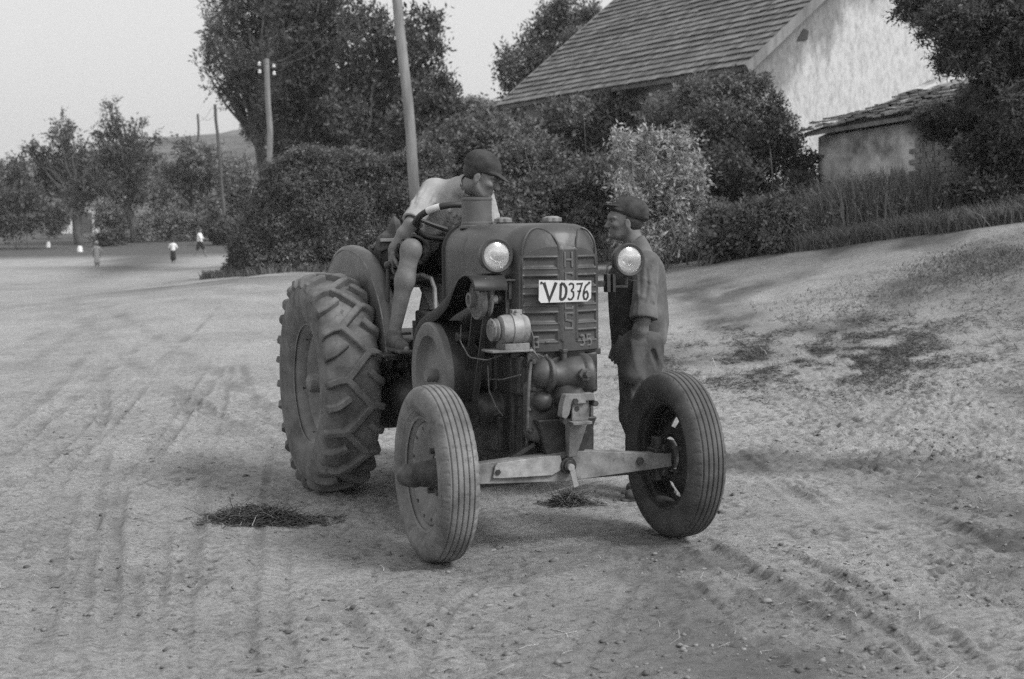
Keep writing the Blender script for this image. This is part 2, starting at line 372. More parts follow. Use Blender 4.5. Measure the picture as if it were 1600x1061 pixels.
# soil colour: sandy road, darker humus under the verge and trampled litter on the right
def border(px_list):
    return [gp(*p) for p in px_list]
VERGE = [(1000, 418), (1100, 408), (1250, 395), (1400, 376), (1500, 362), (1620, 344)]
vb = border(VERGE); vbx = np.array([p.x for p in vb]); vby = np.array([p.y for p in vb])
soil = np.zeros_like(X)
yl = np.interp(X, vbx, vby, left=vby[0]+2, right=vby[-1])
soil = np.maximum(soil, sstep((Y-yl+.15+.5*vnoise(X, Y, 41, 1.5))/.4)*(X > -2.4))
soil = np.maximum(soil, sstep((Y-66)/6)*(X < -11))
soil = np.maximum(soil, .9*sstep((Y-20-4*np.maximum(0, -X-8))/6)*sstep((-13-X-(Y-60)*.12)/3))
patch = lambda cx, cy, rx, ry: np.exp(-(((X-cx)/rx)**2+((Y-cy)/ry)**2))
pc = gp(1290, 560); soil = np.maximum(soil, 1.1*patch(pc.x, pc.y, 1.5, 1.3)*np.clip(.45+2.2*vnoise(X, Y, 42, 3.2)+1.2*vnoise(X, Y, 48, 9), 0, 1))
pc = gp(1560, 402); soil = np.maximum(soil, .9*patch(pc.x, pc.y, 1.3, .8)*np.clip(.6+1.6*vnoise(X, Y, 43, 3), 0, 1))
pc = gp(340, 440); soil = np.maximum(soil, .9*patch(pc.x, pc.y, 2.2, 3)*np.clip(.55+2*vnoise(X, Y, 44, 1.2), 0, 1))
pc = gp(10, 450); soil = np.maximum(soil, .5*patch(pc.x, pc.y, 2, 3)*np.clip(.5+2*vnoise(X, Y, 45, 1.6), 0, 1))
soil = np.maximum(soil, .85*np.clip(.10+2.6*vnoise(X, Y, 46, 1.1)*(.5+1.5*(vnoise(X, Y, 47, 5)+.3)), 0, 1)*sstep((X+.5)/2.5+.2))
dent_tone = np.clip((vnoise(X, Y, 92, 24)+.6*vnoise(X, Y*1.4, 93, 55)+.5*vnoise(X, Y, 94, 3)-.20+.10*sstep((-.5-X)/2))*3.6, 0, 1)*near; soil = np.maximum(soil, (.42+.33*sstep((X-.5)/2))*dent_tone)  # mixes the ground darker in the same small dents
soil = np.maximum(soil, .42*TR*np.clip(.6+1.3*vnoise(X, Y, 91, 6), .1, 1))
me = g.data; ca = me.attributes.new('soil', 'FLOAT', 'POINT'); ca.data.foreach_set('value', np.clip(soil, 0, 1).astype(np.float32).ravel())
m = bpy.data.materials.new('dusty_soil'); m.use_nodes = True; t = m.node_tree; b = t.nodes['Principled BSDF']; b.inputs['Roughness'].default_value = .95; b.inputs['Specular IOR Level'].default_value = .1
N = t.nodes.new; Lk = t.links.new
tc = N('ShaderNodeTexCoord')
def noise(sc, det=8, rg=.65, st=None):
    n = N('ShaderNodeTexNoise'); n.inputs['Scale'].default_value = sc; n.inputs['Detail'].default_value = det; n.inputs['Roughness'].default_value = rg
    if st:
        mp = N('ShaderNodeMapping'); mp.inputs['Scale'].default_value = st; Lk(tc.outputs['Object'], mp.inputs[0]); Lk(mp.outputs[0], n.inputs[0])
    else: Lk(tc.outputs['Object'], n.inputs[0])
    return n.outputs[0]
def ramp(src, stops):
    r = N('ShaderNodeValToRGB'); e = r.color_ramp.elements
    while len(e) < len(stops): e.new(.5)
    for q, (p, v) in zip(e, stops): q.position = p; q.color = (v, v, v, 1)
    Lk(src, r.inputs[0]); return r.outputs[0]
def mix(a, b_, f, mode='MIX'):
    x = N('ShaderNodeMix'); x.data_type = 'RGBA'; x.blend_type = mode
    for s_, v in ((6, a), (7, b_), (0, f)):
        if hasattr(v, 'is_linked'): Lk(v, x.inputs[s_])
        elif s_ == 0: x.inputs[0].default_value = v
        else: x.inputs[s_].default_value = (v, v, v, 1)
    return x.outputs[2]
c0 = ramp(noise(1.3), [(.3, .29), (.55, .38), (.75, .44)])
c1 = ramp(noise(48, 6, .75), [(.38, .30), (.5, 1.), (.75, 1.35)])
c2 = ramp(noise(14, 8, .75, (1, 2.4, 1)), [(.36, .45), (.47, .95), (.56, 1.), (.7, 1.15)])
cc = mix(mix(c0, c1, .48, 'MULTIPLY'), c2, .8, 'MULTIPLY')
dk = ramp(noise(9), [(.35, .07), (.65, .14)])
at_ = N('ShaderNodeAttribute'); at_.attribute_name = 'soil'
Lk(mix(cc, dk, at_.outputs['Fac']), b.inputs['Base Color'])
bp = N('ShaderNodeBump'); bp.inputs['Strength'].default_value = 1.; bp.inputs['Distance'].default_value = .018
Lk(noise(42, 9, .8), bp.inputs['Height']); Lk(bp.outputs[0], b.inputs['Normal'])
me.materials.append(m)
# ------------------------------------------------------------------ loose bits on the ground (nobody could count them)
def near_pts(n, xr=(-4, 4.4), yr=(4.5, 12.5), dens=None):
    x = RNG.uniform(*xr, n*3); y = 1/RNG.uniform(1/yr[1], 1/yr[0], n*3); k = np.abs(x/y) < .40
    x, y = x[k], y[k]
    if dens is not None: q = RNG.random(len(x)) < dens(x, y); x, y = x[q], y[q]
    return x[:n], y[:n]
def clods(name, x, y, smin, smax, m):
    ico = bmesh.new(); bmesh.ops.create_icosphere(ico, subdivisions=1, radius=1); bv = np.array([v.co[:] for v in ico.verts]); bf = np.array([[v.index for v in f.verts] for f in ico.faces]); ico.free()
    n = len(x); s = smin*(smax/smin)**(RNG.random(n)**2.2); V = bv[None]*(1+.9*(RNG.random((n, len(bv), 1))-.5))*s[:, None, None]*np.stack([1+.8*RNG.random(n), 1+.6*RNG.random(n), .55+.3*RNG.random(n)], -1)[:, None]
    a = RNG.uniform(0, 6.28, n); ca, sa = np.cos(a)[:, None], np.sin(a)[:, None]
    V = np.stack([V[..., 0]*ca-V[..., 1]*sa, V[..., 0]*sa+V[..., 1]*ca, V[..., 2]], -1)
    V += np.stack([x, y, gz(x, y)+s*.15], -1)[:, None]
    F = (bf[None]+np.arange(n)[:, None, None]*len(bv)).reshape(-1, 3)
    return link(name, np_mesh(name, V.reshape(-1, 3), F), m, sharp=180)
def straws(name, x, y, lmin, lmax, wd, m, lift=.35, zoff=.004, zs=None):
    n = len(x); L = RNG.uniform(lmin, lmax, n)*.5; a = RNG.uniform(0, 6.28, n); e = RNG.normal(0, lift, n)*(RNG.random(n) < .6)
    d = np.stack([np.cos(a)*np.cos(e), np.sin(a)*np.cos(e), np.sin(e)], -1); sd = np.stack([-np.sin(a), np.cos(a), np.zeros(n)], -1)
    up = np.cross(d, sd); c = np.stack([x, y, (gz(x, y) if zs is None else zs)+zoff+np.abs(np.sin(e))*L], -1); bend = RNG.normal(0, .12, n)[:, None]*L[:, None]
    w_ = wd*RNG.uniform(.6, 1.3, n)[:, None]; P = []
    for k, (t_, q) in enumerate(((-1, 0), (0, 1), (1, 0))):
        o = c+d*(L[:, None]*t_)+sd*bend*q*2
        P += [o+sd*w_*.5, o-up*w_*.5, o-sd*w_*.5]
    V = np.stack(P, 1).reshape(-1, 3); base = (np.arange(n)*9)[:, None]; F = []
    for k in (0, 1):
        for j in range(3): F.append(np.concatenate([base+k*3+j, base+k*3+(j+1) % 3, base+(k+1)*3+(j+1) % 3, base+(k+1)*3+j], 1))
    return link(name, np_mesh(name, V, np.vstack(F)), m, sharp=180)
M['clod'] = mat('earth_clod', island=(.09, .27), rough=1, spec=.1)
M['straw_l'] = mat('dry_straw', island=(.22, .62), rough=.7, spec=.3)
M['straw_p'] = mat('damp_straw', island=(.05, .24), rough=.9, spec=.2)
M['straw_d'] = mat('rotten_straw', island=(.04, .17), rough=.9, spec=.2)
dn = lambda x, y: (.25+.75*sstep((x-.6)/2))*np.clip(.35+2.2*vnoise(x, y, 71, 1.4)+1.2*vnoise(x, y, 72, 5), .04, 1)
x, y = near_pts(9000, dens=dn); tag(clods('dirt_clods', x, y, .0025, .014, M['clod']), kind='stuff')
x, y = near_pts(1100, dens=dn); tag(straws('loose_straw', x, y, .03, .13, .003, M['straw_l'], .2), kind='stuff')
x, y = near_pts(1500, dens=dn); tag(straws('rotten_litter', x, y, .01, .06, .0035, M['straw_d'], .15), kind='stuff')
pc = gp(1290, 560)
NL = 26000; x = pc.x+RNG.normal(0, 1.05, NL); y = pc.y+RNG.normal(0, .95, NL); k = RNG.random(NL) < np.clip(.30+2.2*vnoise(x, y, 42, 3.2)+1.4*vnoise(x, y, 48, 9), .02, 1); x, y = x[k], y[k]
tag(straws('trampled_litter', x, y, .012, .07, .0045, M['straw_d'], .45), kind='stuff')
x = pc.x+RNG.normal(0, 1.2, 260); y = pc.y+RNG.normal(-.3, 1., 260); tag(straws('pale_stalks', x, y, .08, .4, .004, M['straw_l'], .2), kind='stuff')
def straw_pile(px, py, rx, ry, h, n, label, name='straw_pile'):
    c = gp(px, py); N_ = n; x = c.x+np.clip(RNG.normal(0, .5, N_)+.9*RNG.random(N_)*(RNG.random(N_) < .3), -1.6, 2.4)*rx; y = c.y+np.clip(RNG.normal(0, .5, N_), -1.2, 1.2)*ry
    r2 = ((x-c.x)/rx)**2+((y-c.y)/ry)**2; lump = .6+1.2*(vnoise(x, y, 77, 6)+.5)
    zs = gz(x, y)+RNG.random(N_)**.6*h*np.exp(-1.6*r2)*lump
    o = straws(name, x, y, .03, .15, .0045, M['straw_p'], .24, zs=zs); tag(o, label, 'straw pile'); return o
straw_pile(400, 817, .25, .115, .075, 1500, 'dark heap of rotting straw on the bare soil left of the tractor')
straw_pile(888, 790, .10, .07, .055, 480, 'small dark clump of straw lying under the front axle')
for a, b, lb in (((375, 827), (395, 800), 'longer pale straw stalk leaning on the dark heap left of the tractor'), ((394, 828), (406, 812), 'shorter pale straw stalk at the front of the dark heap left of the tractor')):
    p, q = gp(*a), gp(*b); tag(MB().tube([p+Vector((0, 0, .012)), (p+q)/2+Vector((.01, -.04, .05)), q+Vector((.03, -.06, .055))], .0022, 5).build('straw_stalk', M['straw_l']), lb, 'straw')

p, q = gp(862, 775), gp(945, 762); o = MB().tube([p+Vector((0, 0, .01)), (p+q)/2+Vector((0, 0, .03)), q+Vector((0, 0, .03))], .0045, 5).build('straw_stalk', M['straw_l'])
tag(o, 'long pale straw stalk lying over the small clump under the front axle', 'straw')
# ------------------------------------------------------------------ tractor (local: x forward, y its left, z up)
TH, ST, TX, TY = .3931, .3667, .2196, 6.8632
M['paint'] = mat('worn_grey_paint', .036, .075, 3.2, .42, .25, 40, spec=.5, detail=9, chips=[(9, .62, .13, .7), (34, .66, .20, .8), (5, .66, .02, .6)])
M['paint_d'] = mat('oily_dark_paint', .020, .055, 5, .45, .3, 30, detail=9, chips=[(24, .64, .14, .7)])
M['iron'] = mat('greasy_cast_iron', .016, .055, 7, .45, .45, 45, detail=8, chips=[(18, .62, .12, .7)])
M['iron_l'] = mat('dusty_iron', .10, .26, 9, .8, .4, 60, detail=8, chips=[(20, .60, .05, .8), (50, .64, .36, .6)])
M['steel'] = mat('bare_steel', .22, .36, 12, .6, .1, 60, metal=.3)
M['alu'] = mat('dull_aluminium', .17, .32, 18, .75, .3, 50, metal=.1)
M['tyre_pale'] = mat('dust_covered_rubber', .11, .25, 5, .95, .35, 70, spec=.15, detail=9, chips=[(12, .58, .08, .6), (45, .63, .34, .5)])
M['tyre_dark'] = mat('worn_rubber', .06, .125, 6, .85, .35, 70, spec=.25, detail=9, chips=[(14, .60, .18, .6), (40, .64, .24, .6)])
M['tyre_mid'] = mat('dusty_lugged_rubber', .09, .21, 6, .93, .4, 60, spec=.15, detail=9, chips=[(13, .60, .07, .7), (40, .63, .36, .5)])
M['rim_dust'] = mat('dusty_wheel_paint', .13, .24, 6, .85, .3, 50, detail=9)
M['mud'] = mat('greasy_mud', .04, .12, 14, .75, .8, 30, detail=9)
M['black'] = mat('black_rubber', .018, .035, 8, .55, .1, 60)
M['plate'] = mat('number_plate_white', .52, .68, 5, .6, .1, 40)
M['ink'] = mat('plate_black', .02, .035, 20, .6)
M['emb'] = mat('rubbed_paint_edges', .075, .15, 14, .45, .2, 60, detail=8)
M['tongue'] = mat('scraped_steel', .20, .32, 20, .6)
M['wire'] = mat('old_copper_pipe', .07, .16, 20, .5)
T = empty('tractor', (TX, TY, 0), TH-PI/2)
tag(T, 'old grey farm tractor with number plate V D376 standing on the dusty road', 'tractor')
def part(name, parent=T, loc=(0, 0, 0), rz=0):
    return empty(name, loc, rz, parent)
CRV = lambda P_: [tuple(q) for q in np.stack([np.interp(np.linspace(0, len(P_)-1, 24), range(len(P_)), np.array(P_)[:, k]) for k in range(3)], -1)]
# --- front wheels -------------------------------------------------------------
def tyre_grid(R, W, prof, fn, nseg):
    """prof: list of (r, y); fn(r, y, ang) -> radial offset"""
    P = np.array(prof); a = np.linspace(0, 2*PI, nseg, endpoint=False)
    r = P[:, 0][:, None]+fn(P[:, 0][:, None], P[:, 1][:, None], a[None]); y = P[:, 1][:, None]+0*a[None]
    return np.stack([r*np.cos(a), y, r*np.sin(a)], -1)
def smooth_prof(pts, n):
    P = np.array(pts, float); t = np.concatenate([[0], np.cumsum(np.hypot(*np.diff(P, axis=0).T))]); s = np.linspace(0, t[-1], n)
    def cr(v):
        i = np.clip(np.searchsorted(t, s, 'right')-1, 0, len(t)-2); d = np.gradient(v, t); h = (t[i+1]-t[i]); u = (s-t[i])/h
        return (2*u**3-3*u**2+1)*v[i]+(u**3-2*u**2+u)*h*d[i]+(-2*u**3+3*u**2)*v[i+1]+(u**3-u**2)*h*d[i+1]
    return np.stack([cr(P[:, 0]), cr(P[:, 1])], -1)
def front_wheel(side, mt, mr):
    """side -1: the tractor's right. Local y of the wheel: outward = +o"""
    wl = part('front_wheel', T, (0, side*.6365, .42), ST-TH); o = side
    R, W = .418, .19; hw = W/2
    pr = smooth_prof([(.262, -.058), (.285, -.072), (.335, -hw), (.385, -.085), (.408, -.066), (.416, -.035), (R, 0), (.416, .035), (.408, .066), (.385, .085), (.335, hw), (.285, .072), (.262, .058)], 230)
    def fn(r, y, a):
        g = 0
        for yc in (-.052, -.026, 0, .026, .052):
            wob = yc+0*a
            g = g-.0075*np.exp(-((y-wob)/.0030)**4)*(r > .39)
        sh = (np.abs(y) > .058)*(r > .368)*(r < .41); g = g-.005*sh*(np.sin(a*46+(y > 0)*1.5) > .72)
        g = g-.0018*((r > .34)*(r < .362))*np.sin(a*60)
        g = g-.003*np.exp(-((r-.300)/.005)**2)*(np.abs(y) > .05)
        return g
    P = tyre_grid(R, W, pr, fn, 368); grid_mesh('tyre', P, mt, wl, wrap_v=True, sharp=60)
    # rim: flange, well and dished disc with holes
    prof = [(.262, .060), (.274, .066), (.276, .060), (.266, .052), (.252, .040), (.246, .030), (.244, -.03), (.252, -.045), (.266, -.055), (.276, -.062), (.274, -.068), (.262, -.062)]
    MB().lathe([(r, o*h) for r, h in prof], (0, 0, 0), (0, 1, 0), 64).build('rim', mr, wl)
    rr = [.246, .236, .222, .20, .172, .14, .11, .088]; hh = [.012, .022, .024, .018, -.004, -.022, -.026, -.026]; n = 96
    V = []; F = []
    for r, h in zip(rr, hh):
        for i in range(n): t = 2*PI*i/n; V.append((r*math.cos(t), o*(h+.014), r*math.sin(t)))
    for j in range(len(rr)-1):
        for i in range(n):
            ang = 360*i/n; hole = any(abs((ang-q+180) % 360-180) < 9.5 for q in (84, 264)) and j in (2, 3, 4)
            if side < 0: hole = False
            if not hole: F.append([j*n+i, j*n+(i+1) % n, (j+1)*n+(i+1) % n, (j+1)*n+i])
    b = MB(); b.add(V, F); ob = b.build('wheel_disc', mr, wl)
    sd = ob.modifiers.new('thick', 'SOLIDIFY'); sd.thickness = .006; sd.offset = 0
    for i in range(5):
        b = MB(); t = 2*PI*i/5+.4; c = Vector((.105*math.cos(t), -o*.012, .105*math.sin(t))); b.cyl(c-Vector((0, o*.02, 0)), c+Vector((0, o*.034, 0)), .017, .015, n=6); b.build('wheel_nut', M['mud'], wl)
    for i in range(12):
        t = 2*PI*(i+.5)/12; c = Vector((.216*math.cos(t), o*.041, .216*math.sin(t))); MB().cyl(c-Vector((0, o*.012, 0)), c+Vector((0, o*.003, 0)), .0085, n=8).build('rivet', M['mud'], wl)
    # hub: greasy, lumpy
    pr = [C((0, -o*.03, 0), (0, o*.045, 0), .078, .058, .01), C((0, o*.04, 0), (.0, o*.125, .0), .055, .053, .015), C((.0, o*.12, 0), (0, o*.145, 0), .044, .042, .006), C((0, o*.14, 0), (0, o*.158, 0), .024, k=.004),
          E((.012, o*.145, .022), (.018, .018, .016), k=.01), E((-.02, o*.09, -.045), (.025, .03, .016), k=.012)]
    ob = link('hub', sdf_mesh('hub', pr, .005, .004, 30, 5), M['mud'], wl, sharp=180)
    # brake drum and kingpin on the inner side
    MB().lathe([(.0005, -.10), (.075, -.10), (.082, -.092), (.082, -.04), (.066, -.03), (.066, 0)] if o > 0 else [(.0005, .10), (.075, .10), (.082, .092), (.082, .04), (.066, .03), (.066, 0)], n=32).build('drum', M['iron'], wl)
    return wl
front_wheel(-1, M['tyre_pale'], M['rim_dust']); front_wheel(1, M['tyre_dark'], M['iron'])
# --- rear wheels -------------------------------------------------------------
def rear_wheel(side):
    wl = part('rear_wheel', T, (-2.0307, side*.5984, .652)); o = side
    pr = smooth_prof([(.352, -.115), (.372, -.135), (.44, -.166), (.53, -.168), (.585, -.150), (.607, -.115), (.617, -.06), (.620, 0), (.617, .06), (.607, .115), (.585, .150), (.53, .168), (.44, .166), (.372, .135), (.352, .115)], 56)
    P = tyre_grid(0, 0, pr, lambda r, y, a: .002*np.sin(a*7+y*20)-.002*np.exp(-((r-.40)/.006)**2), 160)
    grid_mesh('tyre', P, M['tyre_mid'], wl, wrap_v=True, sharp=80)
    # lugs: a zigzag across the tread, its tips running over the shoulders, and short hooked lugs between
    sel = [(abs(q[1]), q[0]) for q in pr if q[1] <= 0 and q[0] > .50]; sel.sort(); sx_ = [q[0] for q in sel]; sy_ = [q[1] for q in sel]; rs = lambda y: float(np.interp(abs(y), sx_, sy_))-.001
    def lug(mb, pts, wb=.046, wt=.033, h=.040):
        """pts: (angle, y) on the tread"""
        n = 12; q = []
        P2 = np.array(pts, float); t = np.concatenate([[0], np.cumsum(np.hypot(np.diff(P2[:, 0])*.62, np.diff(P2[:, 1])))]); s = np.linspace(0, t[-1], n)
        A = np.interp(s, t, P2[:, 0]); Yv = np.interp(s, t, P2[:, 1]); A[1:-1] = .25*A[:-2]+.5*A[1:-1]+.25*A[2:]; Yv[1:-1] = .25*Yv[:-2]+.5*Yv[1:-1]+.25*Yv[2:]
        def pos(a, y, dr): r = rs(y)+dr; return Vector((r*math.cos(a), y, r*math.sin(a)))
        V = []; F = []
        for i in range(n):
            p = pos(A[i], Yv[i], 0); nx = pos(A[min(i+1, n-1)], Yv[min(i+1, n-1)], 0); pv = pos(A[max(i-1, 0)], Yv[max(i-1, 0)], 0)
            d = (nx-pv).normalized(); up = Vector((math.cos(A[i]), 0, math.sin(A[i])))
            if abs(Yv[i]) > .12: up = (up+Vector((0, math.copysign((abs(Yv[i])-.12)*16, Yv[i]), 0))).normalized()
            sd = d.cross(up).normalized(); hh = h*(1 if abs(Yv[i]) < .15 else max(.15, 1-(abs(Yv[i])-.15)*40))
            V += [p-sd*wb/2-up*.012, p-sd*wt/2*1.15+up*hh*.86, p-sd*wt/2*.8+up*hh, p+sd*wt/2*.8+up*hh, p+sd*wt/2*1.15+up*hh*.86, p+sd*wb/2-up*.012]
        for i in range(n-1):
            for k in range(5): F.append([i*6+k, i*6+k+1, i*6+6+k+1, i*6+6+k])
        F += [[5, 4, 3, 2, 1, 0], [(n-1)*6+k for k in range(6)]]
        mb.add(V, F)
    NP = 13; pt = 2*PI/NP; mb = MB(); yo = .055; s = -1  # rolls so that the tips meet as in the photograph
    for i in range(NP):
        a = i*pt+.12
        L0 = (a, -yo); R0 = (a+s*pt*.5, yo+.03); L1 = (a+s*pt, -yo)
        lug(mb, [L0, R0]); lug(mb, [R0, L1])
        lug(mb, [(a-s*.0, -yo), (a+s*.01, -.115), (a+s*.05, -.160)])
        lug(mb, [R0, (a+s*pt*.5+s*.0, .12), (a+s*pt*.5+s*.05, .168)])
        lug(mb, [(a+s*(pt*.5+.03), -.160), (a+s*pt*.5, -.115), (a+s*(pt*.5-.08), -.042)])
        lug(mb, [(a+s*(pt+.05), .168), (a+s*(pt+.0), .125), (a+s*(pt-.07), .078)])
    if side > 0: mb.v = [Vector((v.x, -v.y, v.z)) for v in mb.v]
    mb.build('tread_lugs', M['tyre_mid'], wl, sharp=40)
    prof = [(.350, .118), (.366, .124), (.370, .116), (.352, .104), (.336, .09), (.326, .06), (.322, .045), (.318, -.06), (.35, -.105), (.368, -.118), (.362, -.124), (.346, -.118)]
    MB().lathe([(r, o*h) for r, h in prof], n=80).build('rim', M['rim_dust'], wl)
    MB().lathe([(r, o*h) for r, h in [(.320, .04), (.305, .048), (.285, .038), (.255, -.005), (.22, -.035), (.18, -.045), (.12, -.045), (.001, -.045)]], n=72).build('wheel_disc', M['rim_dust'], wl)
    for i in range(8):
        b = MB(); t = 2*PI*i/8; c = Vector((.155*math.cos(t), -o*.045, .155*math.sin(t))); b.cyl(c-Vector((0, o*.02, 0)), c+Vector((0, o*.03, 0)), .017, n=6); b.build('wheel_nut', M['iron'], wl)
    for i in range(6):
        b = MB(); t = 2*PI*i/6+.2; c = Vector((.334*math.cos(t), o*.06, .334*math.sin(t))); b.cyl(c-Vector((0, o*.03, 0)), c+Vector((0, o*.012, 0)), .011, n=6); b.build('rim_bolt', M['iron'], wl)
    MB().lathe([(r, o*h) for r, h in [(.11, -.05), (.105, .0), (.07, .02), (.06, .03), (.058, .10), (.05, .118), (.03, .128), (.0005, .13)]], n=32).build('hub', M['iron_l'], wl)
    return wl
rear_wheel(-1); rear_wheel(1)
# --- bonnet ------------------------------------------------------------------
ZT, ZB, HW, RC = 1.583, .975, .243, .135
def sec(t):  # half section from bottom right over the top to bottom left
    L1 = ZT-RC-ZB; L2 = RC*PI/2; L3 = 2*(HW-RC); tot = 2*L1+2*L2+L3; s = t*tot
    if s < L1: return -HW, ZB+s
    s -= L1
    if s < L2: a = s/RC; return -HW+RC-RC*math.cos(a), ZT-RC+RC*math.sin(a)
    s -= L2
    if s < L3: return -HW+RC+s, ZT+.006*math.sin(PI*s/L3)
    s -= L3
    if s < L2: a = s/RC; return HW-RC+RC*math.sin(a), ZT-RC+RC*math.cos(a)
    return HW, ZT-RC-(s-L2)
FR = .12
def xfront(y): return .075*(1-(y/.25)**2)-.005
nu, nv = 90, 60; P = np.zeros((nu, nv, 3))
for i in range(nu):
    y0, z0 = sec(i/(nu-1)); xf = xfront(y0)
    for j in range(nv):
        t = j/(nv-1); x = -.92+(xf-FR*.0+.92)*t; yy, zz = y0, z0
        q = (x-(xf-FR))/FR
        if q > 0:  # pull the top corners in towards the front
            ins = FR*(1-math.sqrt(max(0, 1-q*q))); up = max(0, min(1, (z0-(ZT-RC-.06))/(RC+.06))); zz -= ins*up*.9; yy -= math.copysign(ins*.30*(1-.2*up)+ins*.3*up, y0)*min(1, abs(y0)/.1)
        for xs_ in (-.62, -.30):
            e = math.exp(-((x-xs_)/.008)**2)*.004; zz -= e*(z0 > ZT-RC); yy -= math.copysign(e, y0)*(abs(y0) > HW-.02)
        P[i, j] = (x+(xfront(yy)-xf-.0)*t**6 if q > 0 else x, yy, zz)
grid_mesh('bonnet', P, M['paint'], T, sharp=60)
# front shell: height field with pressed louvres, arches and a raised centre strip; its edge runs along the bonnet's front edge
ny_, nz_ = 200, 230; G = np.zeros((ny_, nz_, 3)); FE = P[:, -1]
def arch(y, z, yc, hw_, zb, zt):
    zz = zb+(zt-zb)*np.sqrt(np.clip(1-((y-yc)/hw_)**2, 0, 1)); a = np.abs(z-zz)/(1+np.minimum(3, np.abs((y-yc)/hw_)*2.2)); b_ = np.where(z < zb, np.abs(np.abs(y-yc)-hw_), 9)
    return np.minimum(np.where(np.abs(y-yc) <= hw_+.01, a, 9), b_)
yy = np.linspace(-1, 1, ny_)[:, None]; zt_ = np.linspace(0, 1, nz_)[None]
hwz = HW-.036*1.0
ztop = lambda y: np.interp(y, FE[:, 1][np.argsort(FE[:, 1])], 0*FE[:, 1])
Zg = ZB+zt_*(ZT-.108-ZB)+0*yy
# outline of the front edge at each height
right = FE[FE[:, 1] > 0]; right = right[np.argsort(right[:, 2])]
# map a unit square onto the outline: straight sides, then the curved top
zmax = FE[:, 2].max()
def half(z): return np.interp(z, right[:, 2], right[:, 1])
corner_z = ZT-RC
Zg = ZB+zt_*(zmax-ZB)+0*yy
hz = np.where(Zg >= zmax-1e-6, right[:, 1][right[:, 2] > zmax-.004].min(), half(Zg))
Yg = yy*hz
Xg = xfront(Yg)+0*Zg
em = np.zeros_like(Zg)
def smooth01(a, w_): return .5+.5*np.tanh(a/w_)
for zc in (1.398, 1.31, 1.222, 1.134, 1.046):
    for (ya, yb) in ((-.185, -.035), (.085, .190)):
        d = np.minimum(np.minimum(Yg-ya, yb-Yg), np.minimum(Zg-(zc-.019), (zc+.019)-Zg)); em -= .009*smooth01(d, .006)
        d2 = np.abs(np.minimum(np.minimum(Yg-ya+.008, yb-Yg+.008), np.minimum(Zg-(zc-.027), (zc+.027)-Zg))); em += .0035*np.exp(-(d2/.005)**2)
for yc, hw_ in ((-.105, .088), (.132, .062)):
    d = np.abs(np.abs(Yg-yc)-hw_); em += .005*np.exp(-(d/.006)**2)*(Zg > 1.03)
d = np.minimum(Yg+.005, .068-Yg); em += .006*smooth01(d, .004)
for yc in (-.008, .072): em += .006*np.exp(-((Yg-yc)/.006)**2)*(Zg > 1.02)
em *= np.clip((hz-np.abs(Yg))/.012, 0, 1)*np.clip((zmax-Zg)/.02, 0, 1)
dome = .012*np.clip((zmax-Zg)/.10, 0, 1)**.5
G = np.stack([Xg+em, Yg, Zg], -1)
grid_mesh('radiator_grille', G, M['paint'], T, sharp=70)
# raised letters
n_ = (1, 0, 0)
for ch, z in (('H', 1.375), ('S', 1.274), ('C', 1.178), ('S', 1.082)):
    b = MB(); glyph(b, ch, (xfront(.03)+.004, .008, z), (0, 1, 0), (0, 0, 1), .074, .010, n_, .007, .85); b.build('raised_letter', M['emb'], T, .002)
for ch, y in (('G', -.150), ('-', -.095), ('3', .092), ('5', .135)):
    b = MB(); glyph(b, ch, (xfront(y+.02)-.001, y, .996), (0, 1, 0), (0, 0, 1), .050, .009, n_, .007, .85); b.build('raised_letter', M['emb'], T, .002)
# pressed arches running up over the domed nose
def dome_x(y, z): 
    ins = max(0, (ZT-z)/.9); qq = math.sqrt(max(0, 1-(1-min(1, ins/FR))**2)); return xfront(y)-FR+FR*qq
for yc, hw_ in ((-.105, .088), (.132, .062)):
    b = MB(); pp = []
    for k in range(41):
        t = -1+2*k/40; zz_ = 1.44+(1.563-1.44)*math.sqrt(max(0, 1-t*t)); y_ = yc+hw_*t; pp.append((dome_x(y_, zz_)-.001, y_, zz_))
    b.tube(pp, .0055, 8); b.build('pressed_arch', M['paint'], T)
MB().prism([(-.235, 0), (.235, 0), (.235, .03), (-.235, .03)], (-.0, 0, .944), (0, 1, 0), (0, 0, 1), (-.04, 0, 0)).build('bonnet_sill', M['paint_d'], T, .004)
# rear edge bead, cowl behind the bonnet
b = MB(); b.tube([(-.925, *sec(i/40)) for i in range(41)], .013, 8); b.build('bonnet_bead', M['black'], T)
b = MB(); pts = [sec(i/40) for i in range(41)]; b.prism([(p[0]*.97, p[1]-.01) for p in pts], (-.93, 0, 0), (0, 1, 0), (0, 0, 1), (-.03, 0, 0)); b.build('dashboard', M['paint_d'], T)
# exhaust drum and filler caps
MB().lathe([(.095, -.012), (.095, .0), (.084, .004), (.084, .018), (.080, .022), (.080, .135), (.084, .137), (.084, .147), (.076, .149), (.06, .145), (.0005, .145)], (-.80, -.10, 1.578), (0, 0, 1), 40).build('exhaust_drum', mat('flat_grey_tin', .075, .12, 4, .6, .1, 40), T)
for (x_, y_) in ((-.70, .01), (-.13, .035)):
    b = MB(); pts = []
    for i in range(48): t = 2*PI*i/48; r = .047+.0045*math.cos(8*t); pts.append((r*math.cos(t), r*math.sin(t)))
    b.prism(pts, (x_, y_, ZT+.010), (1, 0, 0), (0, 1, 0), (0, 0, .022)); b.lathe([(.04, -.01), (.036, .012)], (x_, y_, ZT), (0, 0, 1), 24); b.lathe([(.040, .032), (.03, .038), (.0005, .04)], (x_, y_, ZT), (0, 0, 1), 24)
    b.build('filler_cap', M['iron_l'], T, .003)
